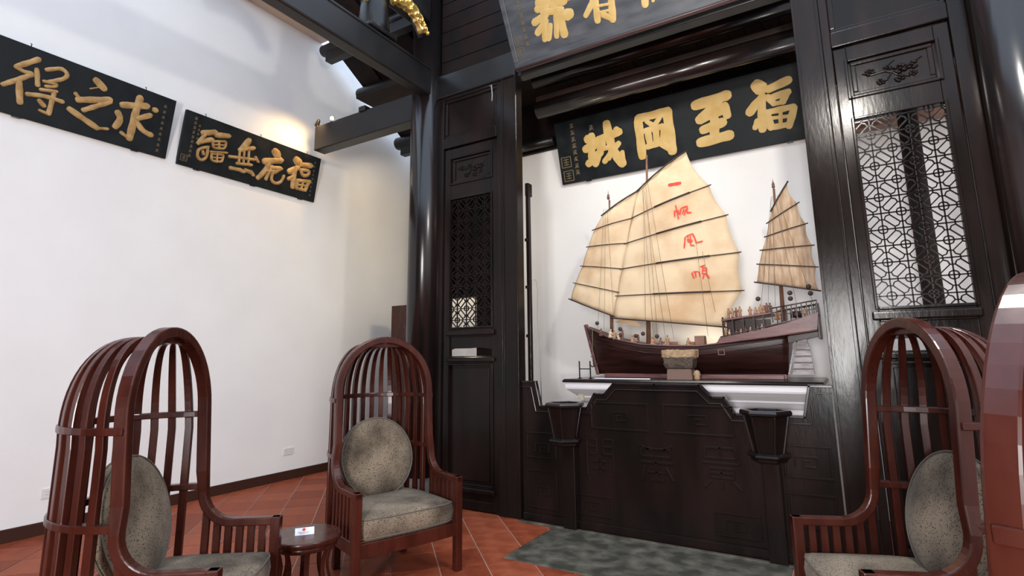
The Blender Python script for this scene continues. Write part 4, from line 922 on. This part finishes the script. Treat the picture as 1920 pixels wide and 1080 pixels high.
# rigging
def rig(*P, r=.0016):
    mb = MB(); mb.tube(P, r, 5); mb.build('rigging_line', M['rope'], sh)
for x0, x1 in ((-2.10, -2.20), (-2.06, -2.02), (-2.08, -2.13)): rig((x0, 5.385, 3.08), (x1, 5.34, 1.78))
for x0, x1, zt in ((-1.66, -1.62, 3.3), (-1.62, -1.58, 3.25), (-1.60, -1.42, 3.3), (-1.64, -1.50, 3.2)): rig((x0, 5.38, zt), (x1, 5.36, 1.66))
rig((-1.645, 5.38, 3.3), (-1.70, 5.375, 1.8)); rig((-1.15, 5.37, 2.6), (-1.10, 5.37, 1.68)); rig((-1.10, 5.39, 2.5), (-1.02, 5.37, 1.9))
for x0, x1 in ((-.45, -.56), (-.44, -.50), (-.42, -.33), (-.40, -.20), (-.45, -.62)): rig((x0, 5.395, 2.95), (x1, 5.36, 1.93))
rig((-2.245, 5.30, 1.78), (-2.25, 5.29, 1.45), r=.003)
mb = MB(); mb.tube([(-2.29, 5.30, 1.42), (-2.26, 5.30, 1.395), (-2.24, 5.30, 1.40), (-2.20, 5.30, 1.425)], .006, 6); mb.tube([(-2.25, 5.30, 1.52), (-2.245, 5.30, 1.40)], .006, 6); mb.tube([(-2.275, 5.30, 1.50), (-2.225, 5.30, 1.50)], .004, 6); mb.build('anchor', M['spar'], sh)
# pulley blocks / round lanterns
for x, z, y in ((-2.205, 1.845, 5.34), (-1.955, 1.775, 5.34), (-1.958, 1.715, 5.34), (-1.79, 1.70, 5.33), (-1.715, 1.72, 5.33), (-1.575, 1.69, 5.33), (-.635, 2.00, 5.34), (-.372, 2.035, 5.33), (-.372, 1.985, 5.33), (-.222, 2.08, 5.33), (-.213, 2.02, 5.33)):
    mb = MB(); mb.lathe([(.0, -.012), (.016, -.011), (.021, -.004), (.021, .004), (.016, .011), (0, .012)], n=14)
    o = mb.build('pulley_block', M['spar'], sh, loc=(x, y, z)); o.rotation_euler = (RD(90), 0, RD(15))
# crew figurines
def figurine(x, y, z, s, kind, m):
    mb = MB()
    if kind == 0:   # standing
        mb.lathe([(.010, 0), (.0115, .012), (.0095, .03), (.012, .046), (.0065, .053), (.0035, .056)], c=(0, 0, 0), n=8, sy=.7)
        mb.tube([(.010, 0, .048), (.016, -.006, .036), (.010, -.012, .030)], [.0032, .003, .0025], 6); mb.tube([(-.010, 0, .048), (-.017, -.004, .036), (-.013, -.008, .026)], [.0032, .003, .0025], 6)
        mb.ball((0, 0, .062), .0062, 6, 1.15)
    else:           # seated, leaning
        mb.lathe([(.015, 0), (.016, .01), (.011, .018), (.011, .032), (.006, .039), (.0035, .041)], n=8, sy=.8)
        mb.tube([(.008, 0, .034), (.018, -.006, .024), (.024, -.010, .026)], [.003, .003, .0022], 6); mb.tube([(-.008, 0, .034), (.006, -.012, .022), (.016, -.014, .02)], [.003, .003, .0022], 6)
        mb.tube([(0, -.004, .008), (.018, -.008, .008), (.020, -.008, 0)], [.005, .004, .003], 6)
        mb.ball((.002, 0, .047), .006, 6, 1.15)
    o = mb.build('crew_figurine', m, sh, loc=(x, y, z)); o.scale = (s, s, s); o.rotation_euler = (0, 0, rnd.uniform(-1.2, 1.2)); return o
rnd = random.Random(12)
for i, (x, z) in enumerate(((-2.165, 1.72), (-2.06, 1.70), (-2.02, 1.68), (-1.975, 1.675), (-1.93, 1.665), (-1.83, 1.64), (-1.765, 1.635), (-1.625, 1.612), (-1.545, 1.60), (-1.475, 1.60), (-1.28, 1.60))):
    figurine(x, YC-.165, z-.012, rnd.uniform(1.35, 1.7), rnd.choice((0, 1)), M[rnd.choice(('figa', 'figb', 'figc', 'figa'))])
for x in (-.90, -.865, -.83, -.80, -.715, -.665, -.62, -.60, -.57, -.545, -.50, -.47, -.27):
    figurine(x, YC-.17+rnd.uniform(0, .05), (1.83+(x+.955)*.11) if x < -.53 else 1.80+(x+.52)*.17, rnd.uniform(1.2, 1.5), rnd.choice((0, 0, 1)), M[rnd.choice(('figa', 'figb', 'figa'))])
for x in (-.93, -.90, -.84, -.80, -.76, -.72, -.66, -.62):
    figurine(x, YC-.17, 1.66+(x+.95)*.09, rnd.uniform(1.1, 1.3), rnd.choice((0, 1)), M[rnd.choice(('figa', 'figb', 'figc'))])
mb = MB(); mb.tube([(.03, .06, 2.30), (.05, .08, 2.29), (.06, .09, 2.2), (.05, .09, 1.9), (.07, .09, 1.6), (.08, .09, 1.0)], .004, 6); mb.build('hanging_cable', M['cable'], fl)

# groups for the remaining repeats
GRP = {'calligraphy_plaque': 'calligraphy plaques', 'purlin': 'purlin ends under the eaves roof', 'round_column': 'round columns of the screen', 'door_post': 'flat posts of the alcove',
       'lattice_door': 'carved lattice door panels', 'round_beam': 'round beams in the bay', 'king_post': 'short posts on the tie beam', 'gilt_bracket': 'gilt brackets on the tie beam',
       'spotlight': 'spotlights on the projecting beam', 'wall_socket': 'sockets on the white wall'}
for o in COL.objects:
    k = o.name.split('.')[0]
    if o.parent is None and k in GRP: o['group'] = GRP[k]
